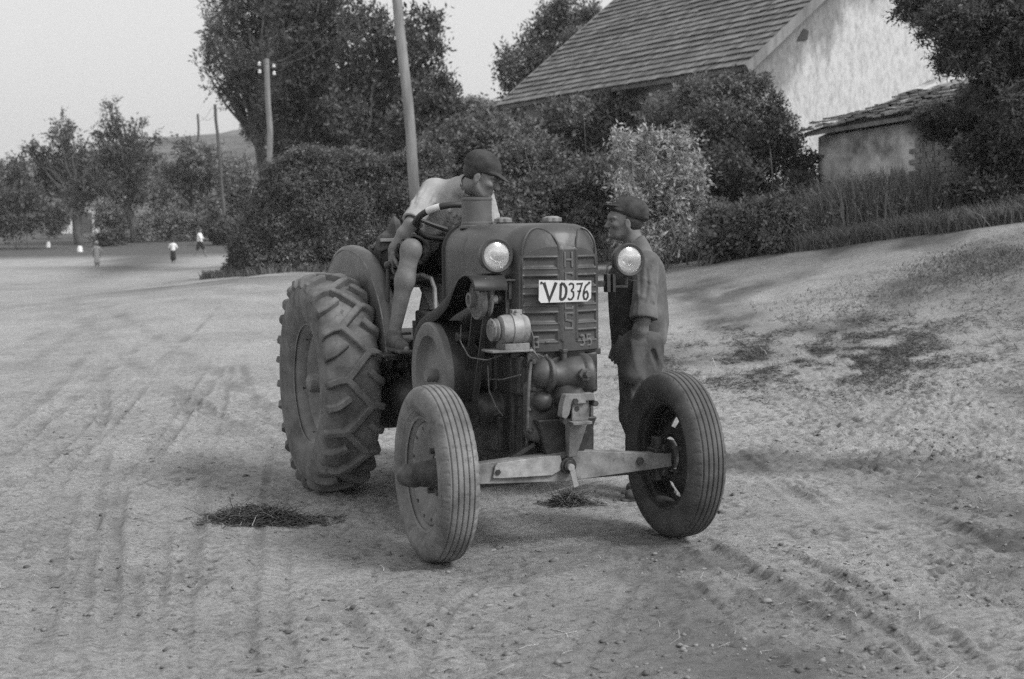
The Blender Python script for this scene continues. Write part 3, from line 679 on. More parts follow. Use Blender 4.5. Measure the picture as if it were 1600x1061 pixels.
# --- number plate --------------------------------------------------------------
PO = Vector((.088, -.136, 1.211)); U = Vector((-.03, 1, -.018)).normalized(); Vv = Vector((.045, .0, 1)).normalized(); NN = U.cross(Vv)
PW, PH = .278, .108
pl = MB().prism([(.012, 0), (PW-.02, .004), (PW, .02), (PW, PH-.004), (.0, PH), (0, .012)], PO, U, Vv, NN*.004).build('number_plate', M['plate'], T)
for ch, ox, sz, wd, sx in (('V', .020, .083, .016, 1.0), ('D', .108, .078, .013, .68), ('3', .152, .078, .0085, .68), ('7', .194, .078, .0085, .68), ('6', .232, .076, .0095, .64)):
    b = MB(); glyph(b, ch, PO+U*ox+Vv*.014+NN*.0042, U, Vv, sz, wd, NN, .001, sx, .04); b.build('plate_character', M['ink'], pl)
for q in ((.012, PH-.012), (PW-.012, PH-.014)): b = MB(); c = PO+U*q[0]+Vv*q[1]+NN*.004; b.cyl(c-NN*.003, c+NN*.004, .006, n=8); b.build('plate_screw', M['iron'], pl)
# --- headlights ------------------------------------------------------------------
M['reflector'] = mat('lamp_reflector', .85, None, rough=.18, metal=1)
gm = bpy.data.materials.new('lamp_glass'); gm.use_nodes = True; t_ = gm.node_tree; t_.nodes.clear()
o_ = t_.nodes.new('ShaderNodeOutputMaterial'); tr = t_.nodes.new('ShaderNodeBsdfTransparent'); gl = t_.nodes.new('ShaderNodeBsdfGlossy'); gl.inputs['Roughness'].default_value = .12
df = t_.nodes.new('ShaderNodeBsdfDiffuse'); df.inputs[0].default_value = (.7, .7, .7, 1)
mx = t_.nodes.new('ShaderNodeMixShader'); mx.inputs[0].default_value = .28; mx2 = t_.nodes.new('ShaderNodeMixShader'); mx2.inputs[0].default_value = .16
t_.links.new(tr.outputs[0], mx.inputs[1]); t_.links.new(df.outputs[0], mx.inputs[2]); t_.links.new(mx.outputs[0], mx2.inputs[1]); t_.links.new(gl.outputs[0], mx2.inputs[2]); t_.links.new(mx2.outputs[0], o_.inputs[0])
M['lampglass'] = gm
def headlight(c):
    h = part('headlight', T, c); h.scale = (.9, .9, .9)
    ax = Vector((1, 0, .03))
    MB().lathe([(.0005, -.105), (.03, -.103), (.06, -.088), (.078, -.06), (.086, -.02), (.087, .0), (.092, .004), (.094, .014), (.086, .022), (.074, .020), (.074, .008)], (0, 0, 0), ax, 40).build('lamp_shell', M['paint_d'], h)
    MB().lathe([(.074, .010), (.064, -.02), (.045, -.05), (.02, -.068), (.0005, -.072)], (0, 0, 0), ax, 40).build('reflector', M['reflector'], h, sharp=180)
    MB().sphere((-.028, 0, .002), .013, 12).build('bulb', M['alu'], h)
    MB().lathe([(.0755, .012), (.06, .021), (.035, .027), (.0005, .029)], (0, 0, 0), ax, 40).build('lens', M['lampglass'], h, sharp=180)
    MB().cyl((-.03, 0, -.135), (-.03, 0, -.075), .012).build('lamp_stem', M['iron'], h)
for c_ in ((-.005, -.315, 1.436), (-.01, .392, 1.402)): headlight(c_)
b = MB(); b.bar((-.035, -.40, 1.318), (-.01, -.215, 1.318), .035, .008); b.bar((-.03, -.235, 1.325), (-.03, -.235, 1.225), .028, .02, (0, 1, 0)); b.bar((.0, -.262, 1.322), (.0, -.262, 1.22), .012, .012); b.box((-.03, -.28, 1.30), (.015, .012, .02)); b.build('lamp_bracket', M['iron'], T, .002)
b = MB(); b.bar((-.04, .225, 1.288), (-.04, .30, 1.288), .03, .03); b.box((-.03, .285, 1.29), (.02, .010, .045)); b.box((-.03, .315, 1.29), (.02, .008, .045)); b.bar((-.03, .31, 1.325), (-.04, .46, 1.292), .012, .006); b.bar((-.04, .30, 1.27), (-.04, .40, 1.27), .02, .012); b.build('lamp_bracket', M['iron'], T, .002)
# --- engine block, cylinder head and front pedestal ------------------------------
pr = [B((-.46, 0, .70), (.45, .20, .265), rd=.012), B((-.13, 0, .86), (.14, .213, .10), k=.006, rd=.012), B((-.012, -.02, .72), (.035, .165, .17), k=.006, rd=.012), B((.02, -.02, .865), (.02, .15, .115), k=.006, rd=.01),
      B((-.10, -.205, .70), (.03, .012, .24), k=.004, rd=.006), B((-.30, -.205, .70), (.02, .012, .24), k=.004, rd=.006), C((-.06, -.16, .58), (.03, -.16, .58), .024, k=.004), C((-.06, .10, .58), (.03, .10, .58), .02, k=.004), C((-.06, -.16, .84), (.03, -.16, .84), .02, k=.004),
      B((-.60, -.02, .58), (.42, .18, .20), k=.02, rd=.03), C((-.50, -.30, .83), (-.50, -.20, .83), .12, .17, .01), C((-.28, -.27, .67), (-.28, -.18, .67), .08, .10, .01), B((-.22, -.225, .56), (.07, .03, .09), k=.006, rd=.01)]
link('engine_block', sdf_mesh('engine_block', pr, .007, .0008, 30), M['iron'], T, sharp=180)
M['head'] = mat('scorched_iron', .032, .09, 6, .5, .3, 40, detail=8)
b = MB(); b.lathe([(.0005, -.120), (.058, -.120), (.080, -.115), (.083, -.100), (.060, -.090), (.056, -.070), (.072, -.03), (.086, .0), (.092, .050), (.099, .056), (.104, .064), (.104, .088), (.093, .102), (.066, .106), (.062, .098), (.0005, .098)], (.085, .018, .860), (0, 1, -.04), 48)
b.cyl((-.05, -.01, .860), (.06, -.01, .860), .105, .088, 40); b.box((-.005, -.07, .862), (.045, .105, .10))
b.cyl((.075, .0, .92), (.075, .0, .978), .017, .013, 14); b.cyl((.075, 0, .968), (.075, 0, .986), .022, n=6); b.cyl((.13, .045, .862), (.190, .052, .868), .028, .025, 18); b.cyl((.186, .052, .868), (.205, .054, .87), .034, n=6); b.cyl((.20, .054, .87), (.228, .057, .873), .015, n=12); b.cyl((.222, .057, .873), (.232, .058, .874), .019, n=6)
for zz in (.93, .80): b.cyl((.03, -.155, zz), (.075, -.155, zz), .014, n=6)
b.cyl((.0, -.12, .935), (.05, -.07, .95), .022, .018)
b.build('cylinder_head', M['head'], T, .003)
b = MB()
b.prism([(-.075, .785), (.070, .785), (.078, .750), (.03, .750), (.03, .738), (-.045, .738), (-.058, .69), (-.075, .668), (-.098, .680), (-.092, .73)], (.185, .01, 0), (0, 1, 0), (0, 0, 1), (.05, 0, 0))
b.build('tow_bracket', M['iron_l'], T, .003)
b = MB(); pts = [(-.035, .765), (.04, .765), (.06, .71), (.05, .655), (-.035, .655)]
b.prism(pts, (.200, .01, 0), (0, 1, 0), (0, 0, 1), (.016, 0, 0)); b.prism([(-.05, .655), (.05, .655), (.05, .640), (-.05, .640)], (.19, .01, 0), (0, 1, 0), (0, 0, 1), (.07, 0, 0)); b.build('tow_plate', M['iron_l'], T, .003)
b = MB(); b.cyl((.214, .0, .712), (.2185, .0, .712), .012); b.build('pin_hole_shade', M['black'], T)  # black disc on the plate, painted shade of a pin hole
for y_, z_ in ((-.02, .752), (.085, .735), (-.075, .66)): MB().cyl((.20, y_, z_), (.25, y_, z_), .014, n=6).build('bracket_bolt', M['iron'], T)
b = MB()  # pedestal that carries the axle: tapering casting with a front rib
z1, z0 = .655, .455
for (a, c_) in (((.10, .155), (.06, .095)),): 
    top = [(-.24, -.16), (.12, -.16), (.12, .155), (-.24, .155)]; bot = [(-.14, -.095), (.075, -.095), (.075, .095), (-.14, .095)]
    b.add([(x_, y_, z1) for x_, y_ in top]+[(x_, y_, z0) for x_, y_ in bot], [[0, 1, 2, 3], [7, 6, 5, 4]]+[[i, (i+1) % 4, 4+(i+1) % 4, 4+i] for i in range(4)])
b.build('axle_pedestal', M['iron'], T, .008); b = MB(); b.add([(.122, -.02, z1), (.19, -.02, z1), (.19, .075, z1), (.122, .075, z1), (.078, .0, z0+.01), (.115, .0, z0+.01), (.115, .045, z0+.01), (.075, .045, z0+.01)], [[0, 1, 2, 3], [7, 6, 5, 4]]+[[i, (i+1) % 4, 4+(i+1) % 4, 4+i] for i in range(4)])
b.build('pedestal_lit_rib', M['iron_l'], T, .004)  # highlight on the rib put into its colour by the lighter iron
pr = [B((.035, -.115, .70), (.025, .085, .14), None, .004, .035), C((.0, -.10, .87), (.07, -.10, .87), .085, .07, .02), C((-.02, .02, .76), (.09, .02, .76), .10, .085, .03), C((.03, -.115, .74), (.072, -.115, .74), .055, .048, .012), C((.07, -.115, .74), (.085, -.115, .74), .022, k=.004), E((.03, .02, .70), (.06, .12, .07), k=.03), C((.03, .12, .80), (.03, .12, .62), .035, .03, .02), C((.03, .12, .63), (.05, .10, .56), .03, .022, .015), E((.03, -.12, .585), (.05, .07, .05), k=.02)]
for y_, z_ in ((-.175, .80), (-.055, .80), (-.18, .70), (-.05, .70), (-.175, .60), (-.055, .60)): pr.append(C((.04, y_, z_), (.066, y_, z_), .012, k=.003))
link('front_cover', sdf_mesh('front_cover', pr, .005, 0), M['head'], T, sharp=180)
b = MB(); b.tube(CRV([(.06, .115, .80), (.10, .13, .74), (.09, .135, .64), (.04, .13, .56), (.0, .13, .50)]), .011, 8); b.tube(CRV([(.07, -.17, .93), (.085, -.185, .86), (.075, -.19, .74), (.05, -.185, .60), (.0, -.17, .50)]), .008, 8); b.build('oil_pipe', M['wire'], T)
# --- front axle --------------------------------------------------------------------
b = MB()
ax = [(-.58, .44), (-.46, .462), (-.10, .482), (.0, .492), (.10, .486), (.46, .448), (.58, .44), (.58, .372), (.46, .366), (.10, .348), (.0, .342), (-.10, .348), (-.46, .366), (-.58, .372)]
b.prism(ax, (.085, 0, 0), (0, 1, 0), (0, 0, 1), (-.07, 0, 0))
b.build('axle_beam', M['iron_l'], T, .004)
b = MB(); b.prism([(-.37, .452), (-.36, .462), (-.10, .478), (-.035, .475), (-.02, .41), (-.08, .382), (-.34, .388), (-.385, .392)], (.088, 0, 0), (0, 1, 0), (0, 0, 1), (.014, 0, 0)); b.build('axle_plate', mat('light_dusty_steel', .24, .40, 18, .8, .3, 70, detail=9), T, .003)
b = MB(); b.bar((.03, -.52, .352), (.03, .52, .352), .035, .02); b.bar((.0, -.30, .44), (.02, -.14, .53), .05, .02); b.build('tie_rod', M['iron'], T, .002)
b = MB(); b.cyl((.06, .005, .425), (.112, .005, .425), .040); b.cyl((.11, .005, .425), (.125, .005, .425), .028); b.build('axle_pivot', M['iron'], T, .002)
b = MB(); b.cyl((.12, .005, .42), (.142, .005, .42), .017); b.bar((.135, .005, .43), (.14, .028, .325), .026, .008, (1, 0, 0)); b.build('locking_tongue', M['tongue'], T, .001)
MB().cyl((.05, .40, .415), (.098, .40, .415), .02, n=6).build('axle_bolt', M['iron'], T); MB().cyl((.05, -.36, .42), (.108, -.36, .42), .014, n=6).build('axle_bolt', M['iron'], T)
for sd in (-1, 1):
    b = MB(); b.cyl((.03, sd*.535, .30), (.03, sd*.535, .52), .035); b.box((.03, sd*.54, .41), (.05, .05, .055)); b.cyl((.04, sd*.54, .47), (.10, sd*.54, .47), .02); b.cyl((.04, sd*.54, .345), (.10, sd*.54, .345), .02); b.bar((.02, sd*.53, .35), (-.14, sd*.50, .35), .03, .02)
    b.build('steering_knuckle', M['iron'], T, .006)
# drop arm and drag link on the right side
b = MB(); b.tube([(-.62, -.27, .62), (-.52, -.30, .60), (-.46, -.31, .52), (-.455, -.31, .44)], [.035, .04, .034, .028], 10); b.cyl((-.455, -.345, .47), (-.455, -.27, .47), .04); b.tube([(-.45, -.33, .43), (-.14, -.50, .37)], .014, 8); b.build('steering_arm', M['iron'], T)
# --- flywheel, belt, fan pulley, dynamo -----------------------------------------
fc = (-.555, -.45, .822)
MB().lathe([(r, -h) for r, h in [(.0005, .035), (.028, .035), (.034, .02), (.034, -.025), (.10, -.03), (.165, -.03), (.18, -.022), (.192, .0), (.205, .018), (.222, .022), (.262, .022), (.272, .014), (.274, 0), (.274, -.145), (.262, -.155), (.0005, -.155)]], fc, (0, 1, 0), 72).build('flywheel', mat('rubbed_flywheel_iron', .10, .18, 3, .6, .2, 60, detail=8), T)
ob = MB().lathe([(.2755, .02), (.2755, .146)], fc, (0, 1, 0), 72).build('flywheel_band', M['black'], T)
pc_ = (-.085, -.40, 1.226)
MB().lathe([(r, -h) for r, h in [(.0005, .012), (.022, .012), (.024, .026), (.036, .026), (.038, .012), (.036, -.008), (.06, -.012), (.066, -.018), (.08, -.018), (.084, -.010), (.094, -.012), (.096, -.02), (.096, -.034), (.078, -.046), (.096, -.058), (.09, -.07), (.024, -.07), (.024, -.16), (.0005, -.16)]], pc_, (0, 1, 0), 40).build('fan_pulley', M['iron_l'], T)
b = MB(); q = Vector((-.30, -.354, .64))
b.bar(Vector(pc_)+Vector((.083, .046, .02)), q+Vector((.07, 0, 0)), .03, .012, (1, 0, .2)); b.bar(Vector(pc_)+Vector((-.083, .046, -.02)), q+Vector((-.07, 0, 0)), .03, .012, (1, 0, .2))
b.build('drive_belt', M['black'], T)
MB().lathe([(.0005, -.03), (.07, -.03), (.07, .03), (.0005, .03)], q, (0, 1, 0), 28).build('crank_pulley', M['iron'], T)
b = MB(); b.bar((-.16, -.235, 1.10), (-.10, -.27, 1.20), .04, .03); b.cyl((-.085, -.235, 1.226), (-.085, -.28, 1.226), .03); b.build('pulley_carrier', M['black'], T, .004)
# guard: bent sheet from the lamp bracket down over the flywheel
g_pts = [(.06, 1.275), (.045, 1.315), (.0, 1.345), (-.06, 1.352), (-.13, 1.338), (-.24, 1.285), (-.36, 1.222), (-.45, 1.183), (-.56, 1.150), (-.68, 1.118), (-.78, 1.075), (-.85, 1.01), (-.875, .95)]
gs = smooth_prof(g_pts, 40); V = []; F = []
for i, (x_, z_) in enumerate(gs):
    f_ = i/39; d_ = gs[min(i+1, 39)]-gs[max(i-1, 0)]; d_ = d_/np.linalg.norm(d_); nx_, nz2 = -d_[1], d_[0]
    if nz2 < 0: nx_, nz2 = -nx_, -nz2
    sk = .010+.050*float(sstep((f_-.22)/.22))-.03*float(sstep((f_-.8)/.2))
    V += [(x_-nx_*sk, -.452, z_-nz2*sk), (x_, -.445, z_), (x_, -.28, z_)]
for i in range(39):
    for k in (0, 1): F.append([i*3+k, i*3+k+1, i*3+3+k+1, i*3+3+k])
b = MB(); b.add(V, F); ob = b.build('belt_guard', M['black'], T); sd = ob.modifiers.new('thick', 'SOLIDIFY'); sd.thickness = .004
b = MB(); b.add([(.0, -.45, 1.344), (.02, -.34, 1.338), (.055, -.33, 1.282), (.05, -.42, 1.265)], [[0, 1, 2, 3]]); ob = b.build('guard_lip', M['iron'], T); sd = ob.modifiers.new('thick', 'SOLIDIFY'); sd.thickness = .004
# dynamo
D = part('dynamo', T, (.045, -.252, 1.088)); D.scale = (.95, .84, .95)
MB().lathe([(.0005, -.09), (.05, -.09), (.068, -.078), (.074, -.05), (.074, -.02), (.078, -.018), (.078, .012), (.074, .014), (.074, .06), (.066, .08), (.04, .088), (.0005, .09)], n=36).build('dynamo_body', M['alu'], D)
MB().lathe([(.0005, -.135), (.025, -.135), (.03, -.14), (.054, -.136), (.058, -.130), (.048, -.118), (.058, -.106), (.054, -.098), (.02, -.096), (.02, -.08)], n=36).build('dynamo_pulley', M['iron_l'], D)
b = MB(); b.lathe([(.080, -.02), (.080, .035)], n=36); b.box((0, .02, .086), (.02, .03, .012)); b.cyl((-.03, .008, .09), (.05, .008, .09), .008, n=8); b.bar((.0, .10, .02), (.0, .085, .02), .03, .03); b.build('dynamo_strap', M['steel'], D, .002)
b = MB(); b.box((0, .0, -.084), (.06, .075, .016)); b.box((-.01, -.03, -.105), (.075, .125, .006)); b.build('dynamo_bracket', M['iron_l'], D, .003)
# wires and pipes
b = MB(); CR_ = lambda P_: [tuple(q) for q in np.stack([np.interp(np.linspace(0, len(P_)-1, 18), range(len(P_)), np.array(P_)[:, k]) for k in range(3)], -1)]
for P_ in ([(.08, -.19, 1.13), (.10, -.17, 1.05), (.09, -.16, .98), (.11, -.15, .95)], [(.09, -.18, 1.0), (.12, -.16, .965), (.10, -.14, .94), (.12, -.125, .955), (.10, -.15, .97)], [(.06, -.20, .985), (.09, -.15, .94)],
           [(-.02, -.25, 1.315), (-.04, -.25, 1.23), (-.03, -.25, 1.16), (-.05, -.27, 1.08)], [(-.08, -.24, 1.30), (-.07, -.24, 1.2), (-.03, -.25, 1.17)],
           [(-.20, -.42, 1.10), (-.22, -.42, 1.02), (-.15, -.40, .945), (-.02, -.36, .94), (.02, -.30, .965)], [(-.16, -.30, .90), (-.15, -.30, .78), (-.11, -.28, .70), (-.07, -.26, .66)], [(-.18, -.29, .83), (-.05, -.27, .84), (.06, -.22, .87)]):
    b.tube(CR_(P_), .0036, 6)
b.build('wiring', M['wire'], T)
b = MB(); b.box((-.10, -.245, 1.13), (.07, .012, .17)); b.cyl((-.3, -.25, 1.12), (-.3, -.20, 1.12), .09); b.cyl((-.33, -.24, 1.03), (-.33, -.40, 1.03), .025); b.build('side_plate', M['paint_d'], T, .004)
# --- gearbox, rear axle, fenders, footplate, seat, levers ---------------------------
pr = [B((-1.25, 0, .66), (.42, .19, .22), rd=.05), B((-1.80, 0, .68), (.28, .25, .25), k=.05, rd=.07), C((-2.03, -.50, .652), (-2.03, .50, .652), .13, k=.05), C((-1.98, -.25, .66), (-1.98, .25, .66), .30, .30, .05),
      C((-1.55, -.24, .60), (-1.55, -.18, .60), .13, k=.02), C((-1.62, -.27, .78), (-1.62, -.18, .78), .05, k=.01), C((-1.75, -.30, .70), (-1.75, -.2, .70), .08, k=.02), C((-1.5, -.26, .74), (-1.85, -.28, .55), .016, k=.01)]
link('gearbox', sdf_mesh('gearbox', pr, .012, .0015, 25), M['paint_d'], T, sharp=180)
b = MB(); b.box((-1.40, -.14, .97), (.10, .08, .13)); b.box((-1.42, -.03, 1.0), (.13, .15, .10)); b.build('tool_box', M['paint_d'], T, .012)
def fender(sd):
    # sheet over the inner part of the tyre: an arc in x-z, crossing to a raised inner crest
    nA = 56; P = np.zeros((nA, 8, 3))
    for i in range(nA):
        dg = 14+150*i/(nA-1); a = math.radians(dg); R_ = float(np.interp(dg, [14, 35, 70, 90, 120, 150, 165], [.69, .725, .765, .79, .865, .92, .93]))
        for j, (dr, y) in enumerate(((-.30, .412), (-.2, .412), (-.1, .412), (-.02, .410), (0, .402), (.004, .375), (0, .345), (-.012, .325))):
            P[i, j] = (-2.08+(R_+dr)*math.cos(a), sd*y, .66+(R_+dr)*math.sin(a))
    ob = grid_mesh('fender', P, mat('fender_paint', .06, .13, 4, .45, .2, 40, detail=9, chips=[(22, .63, .24, .7)]), T, sharp=70); s_ = ob.modifiers.new('thick', 'SOLIDIFY'); s_.thickness = .004
    b = MB(); b.tube([tuple(P[i, 3]) for i in range(nA)], .008, 6); b.build('fender_rim', M['iron_l'], ob)
    return ob
fender(-1); fender(1)
for sd in (-1, 1):
    b = MB(); b.box((-1.42, sd*.37, .862), (.14, .11, .008)); b.bar((-1.30, sd*.25, .85), (-1.42, sd*.2, .70), .04, .02); b.bar((-1.5, sd*.45, .85), (-1.55, sd*.3, .66), .04, .015); b.build('footplate', M['iron'], T, .003)
b = MB(); b.bar((-1.42, -.33, .88), (-1.42, -.33, 1.0), .03, .03); b.bar((-1.40, -.40, .975), (-1.40, -.28, .975), .03, .014); b.bar((-1.34, -.27, .87), (-1.36, -.27, 1.05), .02, .02); b.build('pedals', M['iron'], T, .002)
pr = [E((-1.86, -.06, 1.265), (.21, .23, .05), k=.02), E((-1.84, -.06, 1.325), (.19, .20, .055), k=.004, sub=True)]
link('seat', sdf_mesh('seat', pr, .008), M['black'], T, sharp=180)
b = MB(); b.bar((-1.86, -.04, 1.24), (-1.55, -.03, 1.00), .07, .02); b.bar((-1.78, -.04, 1.235), (-1.95, -.04, .95), .05, .02); b.build('seat_spring', M['iron_l'], T, .003)
b = MB(); b.tube([(-1.78, -.17, 1.265), (-1.68, -.17, 1.29), (-1.56, -.15, 1.30), (-1.49, -.12, 1.28), (-1.46, -.11, 1.22), (-1.45, -.11, 1.00)], .013, 10); b.build('seat_rail', M['steel'], T)
# steering wheel on its column
SWc = Vector((-1.405, -.025, 1.603)); axs = Vector((-.46, .06, .88)).normalized(); _, u_, v_ = frame(axs)
SW = part('steering_wheel', T)
ring = [SWc+u_*(.205*math.cos(t))+v_*(.205*math.sin(t)) for t in np.linspace(0, 2*PI, 65)]
hub = SWc-axs*.06
b = MB(); b.tube(ring, .0185, 12, cap=False); b.build('wheel_ring', M['black'], SW)
b = MB()
for k in (.2, 2.3, 4.4): b.tube([hub, hub.lerp(SWc, .5)+(u_*math.cos(k)+v_*math.sin(k))*.11, SWc+(u_*math.cos(k)+v_*math.sin(k))*.205], [.018, .014, .011], 8)
b.cyl(hub-axs*.03, hub+axs*.02, .035); b.build('spokes', M['black'], SW)
b = MB(); i0 = min(range(64), key=lambda i: (ring[i]-Vector((-1.27, -.165, 1.66))).length); b.tube(ring[max(0, i0-2):i0+3], .0205, 12); b.build('grip_tape', M['plate'], SW)
b = MB(); b.cyl(hub, hub-axs*.45, .022); b.cyl(hub-axs*.35, hub-axs*.45, .04, .06); b.build('steering_column', M['iron'], T)
# hand lever with a knob
b = MB(); b.tube([(-1.52, -.365, .87), (-1.53, -.37, 1.15), (-1.545, -.362, 1.34)], .011, 8); b.sphere((-1.547, -.36, 1.36), .024); b.build('hand_lever', M['iron'], T)
# ------------------------------------------------------------------ people
M['skin'] = mat('sunburnt_skin', .125, .20, 9, .55, .12, 60, spec=.35)
M['shirt'] = mat('pale_worn_shirt', .27, .40, 7, .9, .25, 70, spec=.1)
M['shirt2'] = mat('grey_work_shirt', .09, .16, 6, .92, .3, 70, spec=.1)
M['cloth_d'] = mat('dark_work_cloth', .022, .055, 7, .92, .3, 70, spec=.1)
M['cloth_t'] = mat('dark_trouser_cloth', .055, .12, 5, .92, .3, 70, spec=.1)
M['cap'] = mat('dark_wool_cap', .035, .075, 12, .95, .3, 90, spec=.1)
M['hair'] = mat('dark_hair', .012, .03, 40, .6, .4, 120)
M['leather'] = mat('dusty_leather', .05, .13, 14, .7, .3, 60)
M['eye'] = mat('eye_dark', .03, .06, 40, .2)
def vec(*a): return np.array(a, float)
def basis(fwd, up=(0, 0, 1)):
    f = vec(*fwd); f /= np.linalg.norm(f); l = np.cross(up, f); l /= np.linalg.norm(l); u = np.cross(f, l); return np.stack([f, l, u], 1)
def head_prims(c, R, s=1.):
    c = vec(*c); P = lambda x, y, z: c+R @ (vec(x, y, z)*s); r = lambda *a: vec(*a)*s
    q = [E(P(-.012, 0, .035), r(.098, .076, .088), R, .02), E(P(.028, 0, -.03), r(.066, .060, .080), R, .03), E(P(.045, 0, -.085), r(.040, .040, .030), R, .025),
         C(P(.085, 0, .030), P(.080, .0, .034), .022*s, k=.02), C(P(.092, 0, .012), P(.114, 0, -.026), .009*s, .0135*s, .010), E(P(.106, .011, -.030), r(.010, .008, .007), R, .006), E(P(.106, -.011, -.030), r(.010, .008, .007), R, .006),
         E(P(.090, 0, -.056), r(.013, .024, .006), R, .006), E(P(.086, 0, -.067), r(.012, .020, .007), R, .006), E(P(.082, 0, -.092), r(.018, .020, .016), R, .012)]
    for sg in (1, -1):
        q += [C(P(.084, sg*.018, .030), P(.070, sg*.052, .028), .010*s, k=.012), E(P(.066, sg*.044, -.020), r(.022, .018, .018), R, .015), E(P(.086, sg*.031, .008), r(.014, .016, .010), R, .008, True), E(P(.076, sg*.031, .008), r(.013, .013, .011), R, .003),
              E(P(-.010, sg*.078, -.012), r(.019, .009, .032), R, .006), E(P(-.004, sg*.087, -.010), r(.009, .005, .018), R, .004, True), C(P(-.01, sg*.055, -.05), P(.045, sg*.035, -.092), .020*s, .016*s, .02)]
    q.append(C(P(.094, -.018, -.0615), P(.094, .018, -.0615), .0028*s, k=.003, sub=True))
    return q
def eye_mesh(c, R, root, s=1.):
    for sg in (1, -1):
        p = vec(*c)+R @ (vec(.0825, sg*.031, .0075)*s); MB().sphere(p, .0085*s, 10).build('eye', M['eye'], root, sharp=180)
def hand_prims(w, d, n, th, curl=.6, s=1., spread=.0):
    """w wrist, d hand direction, n palm-facing normal, th side the thumb is on"""
    w, d, n = vec(*w), vec(*d), vec(*n); d /= np.linalg.norm(d); n = n-d*(n@d); n /= np.linalg.norm(n); t = np.cross(d, n)*th
    R = np.stack([d, t, n], 1); q = [B(w+d*.047*s, vec(.048, .040, .014)*s, R, .012, .012), C(w-d*.02, w+d*.03*s, .026*s, .024*s, .015, (n, 1.25))]
    for i, (o, L) in enumerate(((.030, .074), (.010, .082), (-.011, .076), (-.030, .060))):
        p = w+d*.092*s+t*o*s-n*.002; a = .25+curl*(.75+.12*i); dd = d+t*spread*(1.5-i)*.3
        for k, f in enumerate((.46, .31, .23)):
            ang = a*(k+.6); v = dd*math.cos(ang)+n*math.sin(ang); v /= np.linalg.norm(v); e = p+v*L*f*s; q.append(C(p, e, (.0095-.0009*k)*s, (.009-.0011*k)*s, .004)); p = e
    p = w+d*.028*s+t*.034*s+n*.004
    for k, (f, v) in enumerate(((.038, d*.65+t*.75+n*.35), (.030, d*.9+t*.25+n*.55), (.024, d*.95-t*.05+n*.5))):
        v = v/np.linalg.norm(v); e = p+v*f*s; q.append(C(p, e, (.0125-.0014*k)*s, (.0112-.0015*k)*s, .008)); p = e
    return q
def figure(name, prims, res, m, base, loc=None, rz=0, parent=None, **kw):
    me = sdf_mesh(name, prims, res, **kw); n = len(me.vertices); co = np.empty(n*3, np.float32); me.vertices.foreach_get('co', co); co = co.reshape(-1, 3)-np.array(base, np.float32); me.vertices.foreach_set('co', co.ravel())
    o = link(name, me, m, parent, 0, 180)
    if parent is None:
        b_ = Matrix.Rotation(rz, 3, 'Z') @ Vector(base); o.location = Vector(loc)+b_; o.rotation_euler = (0, 0, rz)
    return o
def cap_prims(c, R, s=1., tip=.0):
    c = vec(*c); P = lambda x, y, z: c+R @ (vec(x, y, z)*s); r = lambda *a: vec(*a)*s
    return [E(P(-.012, 0, .062), r(.110, .090, .084), R, .01), E(P(-.03, 0, .075), r(.098, .090, .078), R, .03), B(P(-.02, 0, -.03), r(.2, .2, .058), R, .006, .0, True), C(P(-.06, 0, .052), P(.045, 0, .046), .080*s, .078*s, .01, (R[:, 2], 3.6)),
            E(P(.098, 0, .047+tip), r(.070, .066, .009), basis(R @ vec(1, 0, -.22), R[:, 2]), .008), C(P(-.01, 0, .144), P(-.01, 0, .147), .008*s, k=.006)]
def folds(a, b, r, cam_dir, L, rad=.011, k=.012, flat=1.):
    """raised cloth folds on a sleeve or leg: (t1, angle1, t2, angle2) along and round the limb, angle 0 facing cam_dir"""
    a, b = vec(*a), vec(*b); d = b-a; ln = np.linalg.norm(d); d = d/ln; n = vec(*cam_dir); n = n-d*(n@d); n /= np.linalg.norm(n); m = np.cross(d, n); q = []
    P = lambda t, g: a+d*ln*t+(n*math.cos(g)*flat+m*math.sin(g))*(r-.004)
    for t1, g1, t2, g2 in L:
        tm, gm = (t1+t2)/2+.03, (g1+g2)/2+.12*(1 if g1 > g2 else -1); q += [C(P(t1, g1), P(tm, gm), rad*.5, rad, k), C(P(tm, gm), P(t2, g2), rad, rad*.45, k)]
    return q
# ---- the driver, in tractor coordinates
TL = (TX, TY, 0); TR_ = TH-PI/2
Pv = vec(-1.87, -.02, 1.40); Nk = vec(-1.525, .08, 1.80); RSh = vec(-1.60, -.070, 1.785); LSh = vec(-1.50, .215, 1.765)
El = vec(-1.48, -.24, 1.594); Wr = vec(-1.55, -.33, 1.442)
Hc = vec(-1.375, .155, 1.857); HR = basis((.50, .82, -.42))
sp = (Nk-Pv)/np.linalg.norm(Nk-Pv); sw = (LSh-RSh)/np.linalg.norm(LSh-RSh); fr_ = np.cross(sw, sp); fr_ /= np.linalg.norm(fr_)
Kn = vec(-1.40, -.268, 1.45); An = vec(-1.41, -.372, .985)
KnL = vec(-1.44, .08, 1.41); AnL = vec(-1.42, .18, .98)
LEl = vec(-1.44, .27, 1.50); LWr = vec(-1.27, .13, 1.60)
def arm(sh, el, wr, s=1.): return [C(sh, el, .046*s, .038*s, .015), C(el, el+(wr-el)*.35, .037*s, .041*s, .02), C(el+(wr-el)*.35, wr, .041*s, .026*s, .02, None)]
def leg(hp, kn, an, s=1.):
    bk = np.cross(kn-an, np.cross(hp-kn, kn-an)); bk = -bk/np.linalg.norm(bk)
    return [C(hp, kn, .082*s, .056*s, .02), C(kn+(an-kn)*.02, kn, .057*s, .055*s, .02), C(kn, kn+(an-kn)*.38-bk*-.012, .050*s, .054*s, .03), C(kn+(an-kn)*.36-bk*-.012, an, .053*s, .034*s, .03)]
nb = Hc+HR @ vec(-.035, 0, -.06)
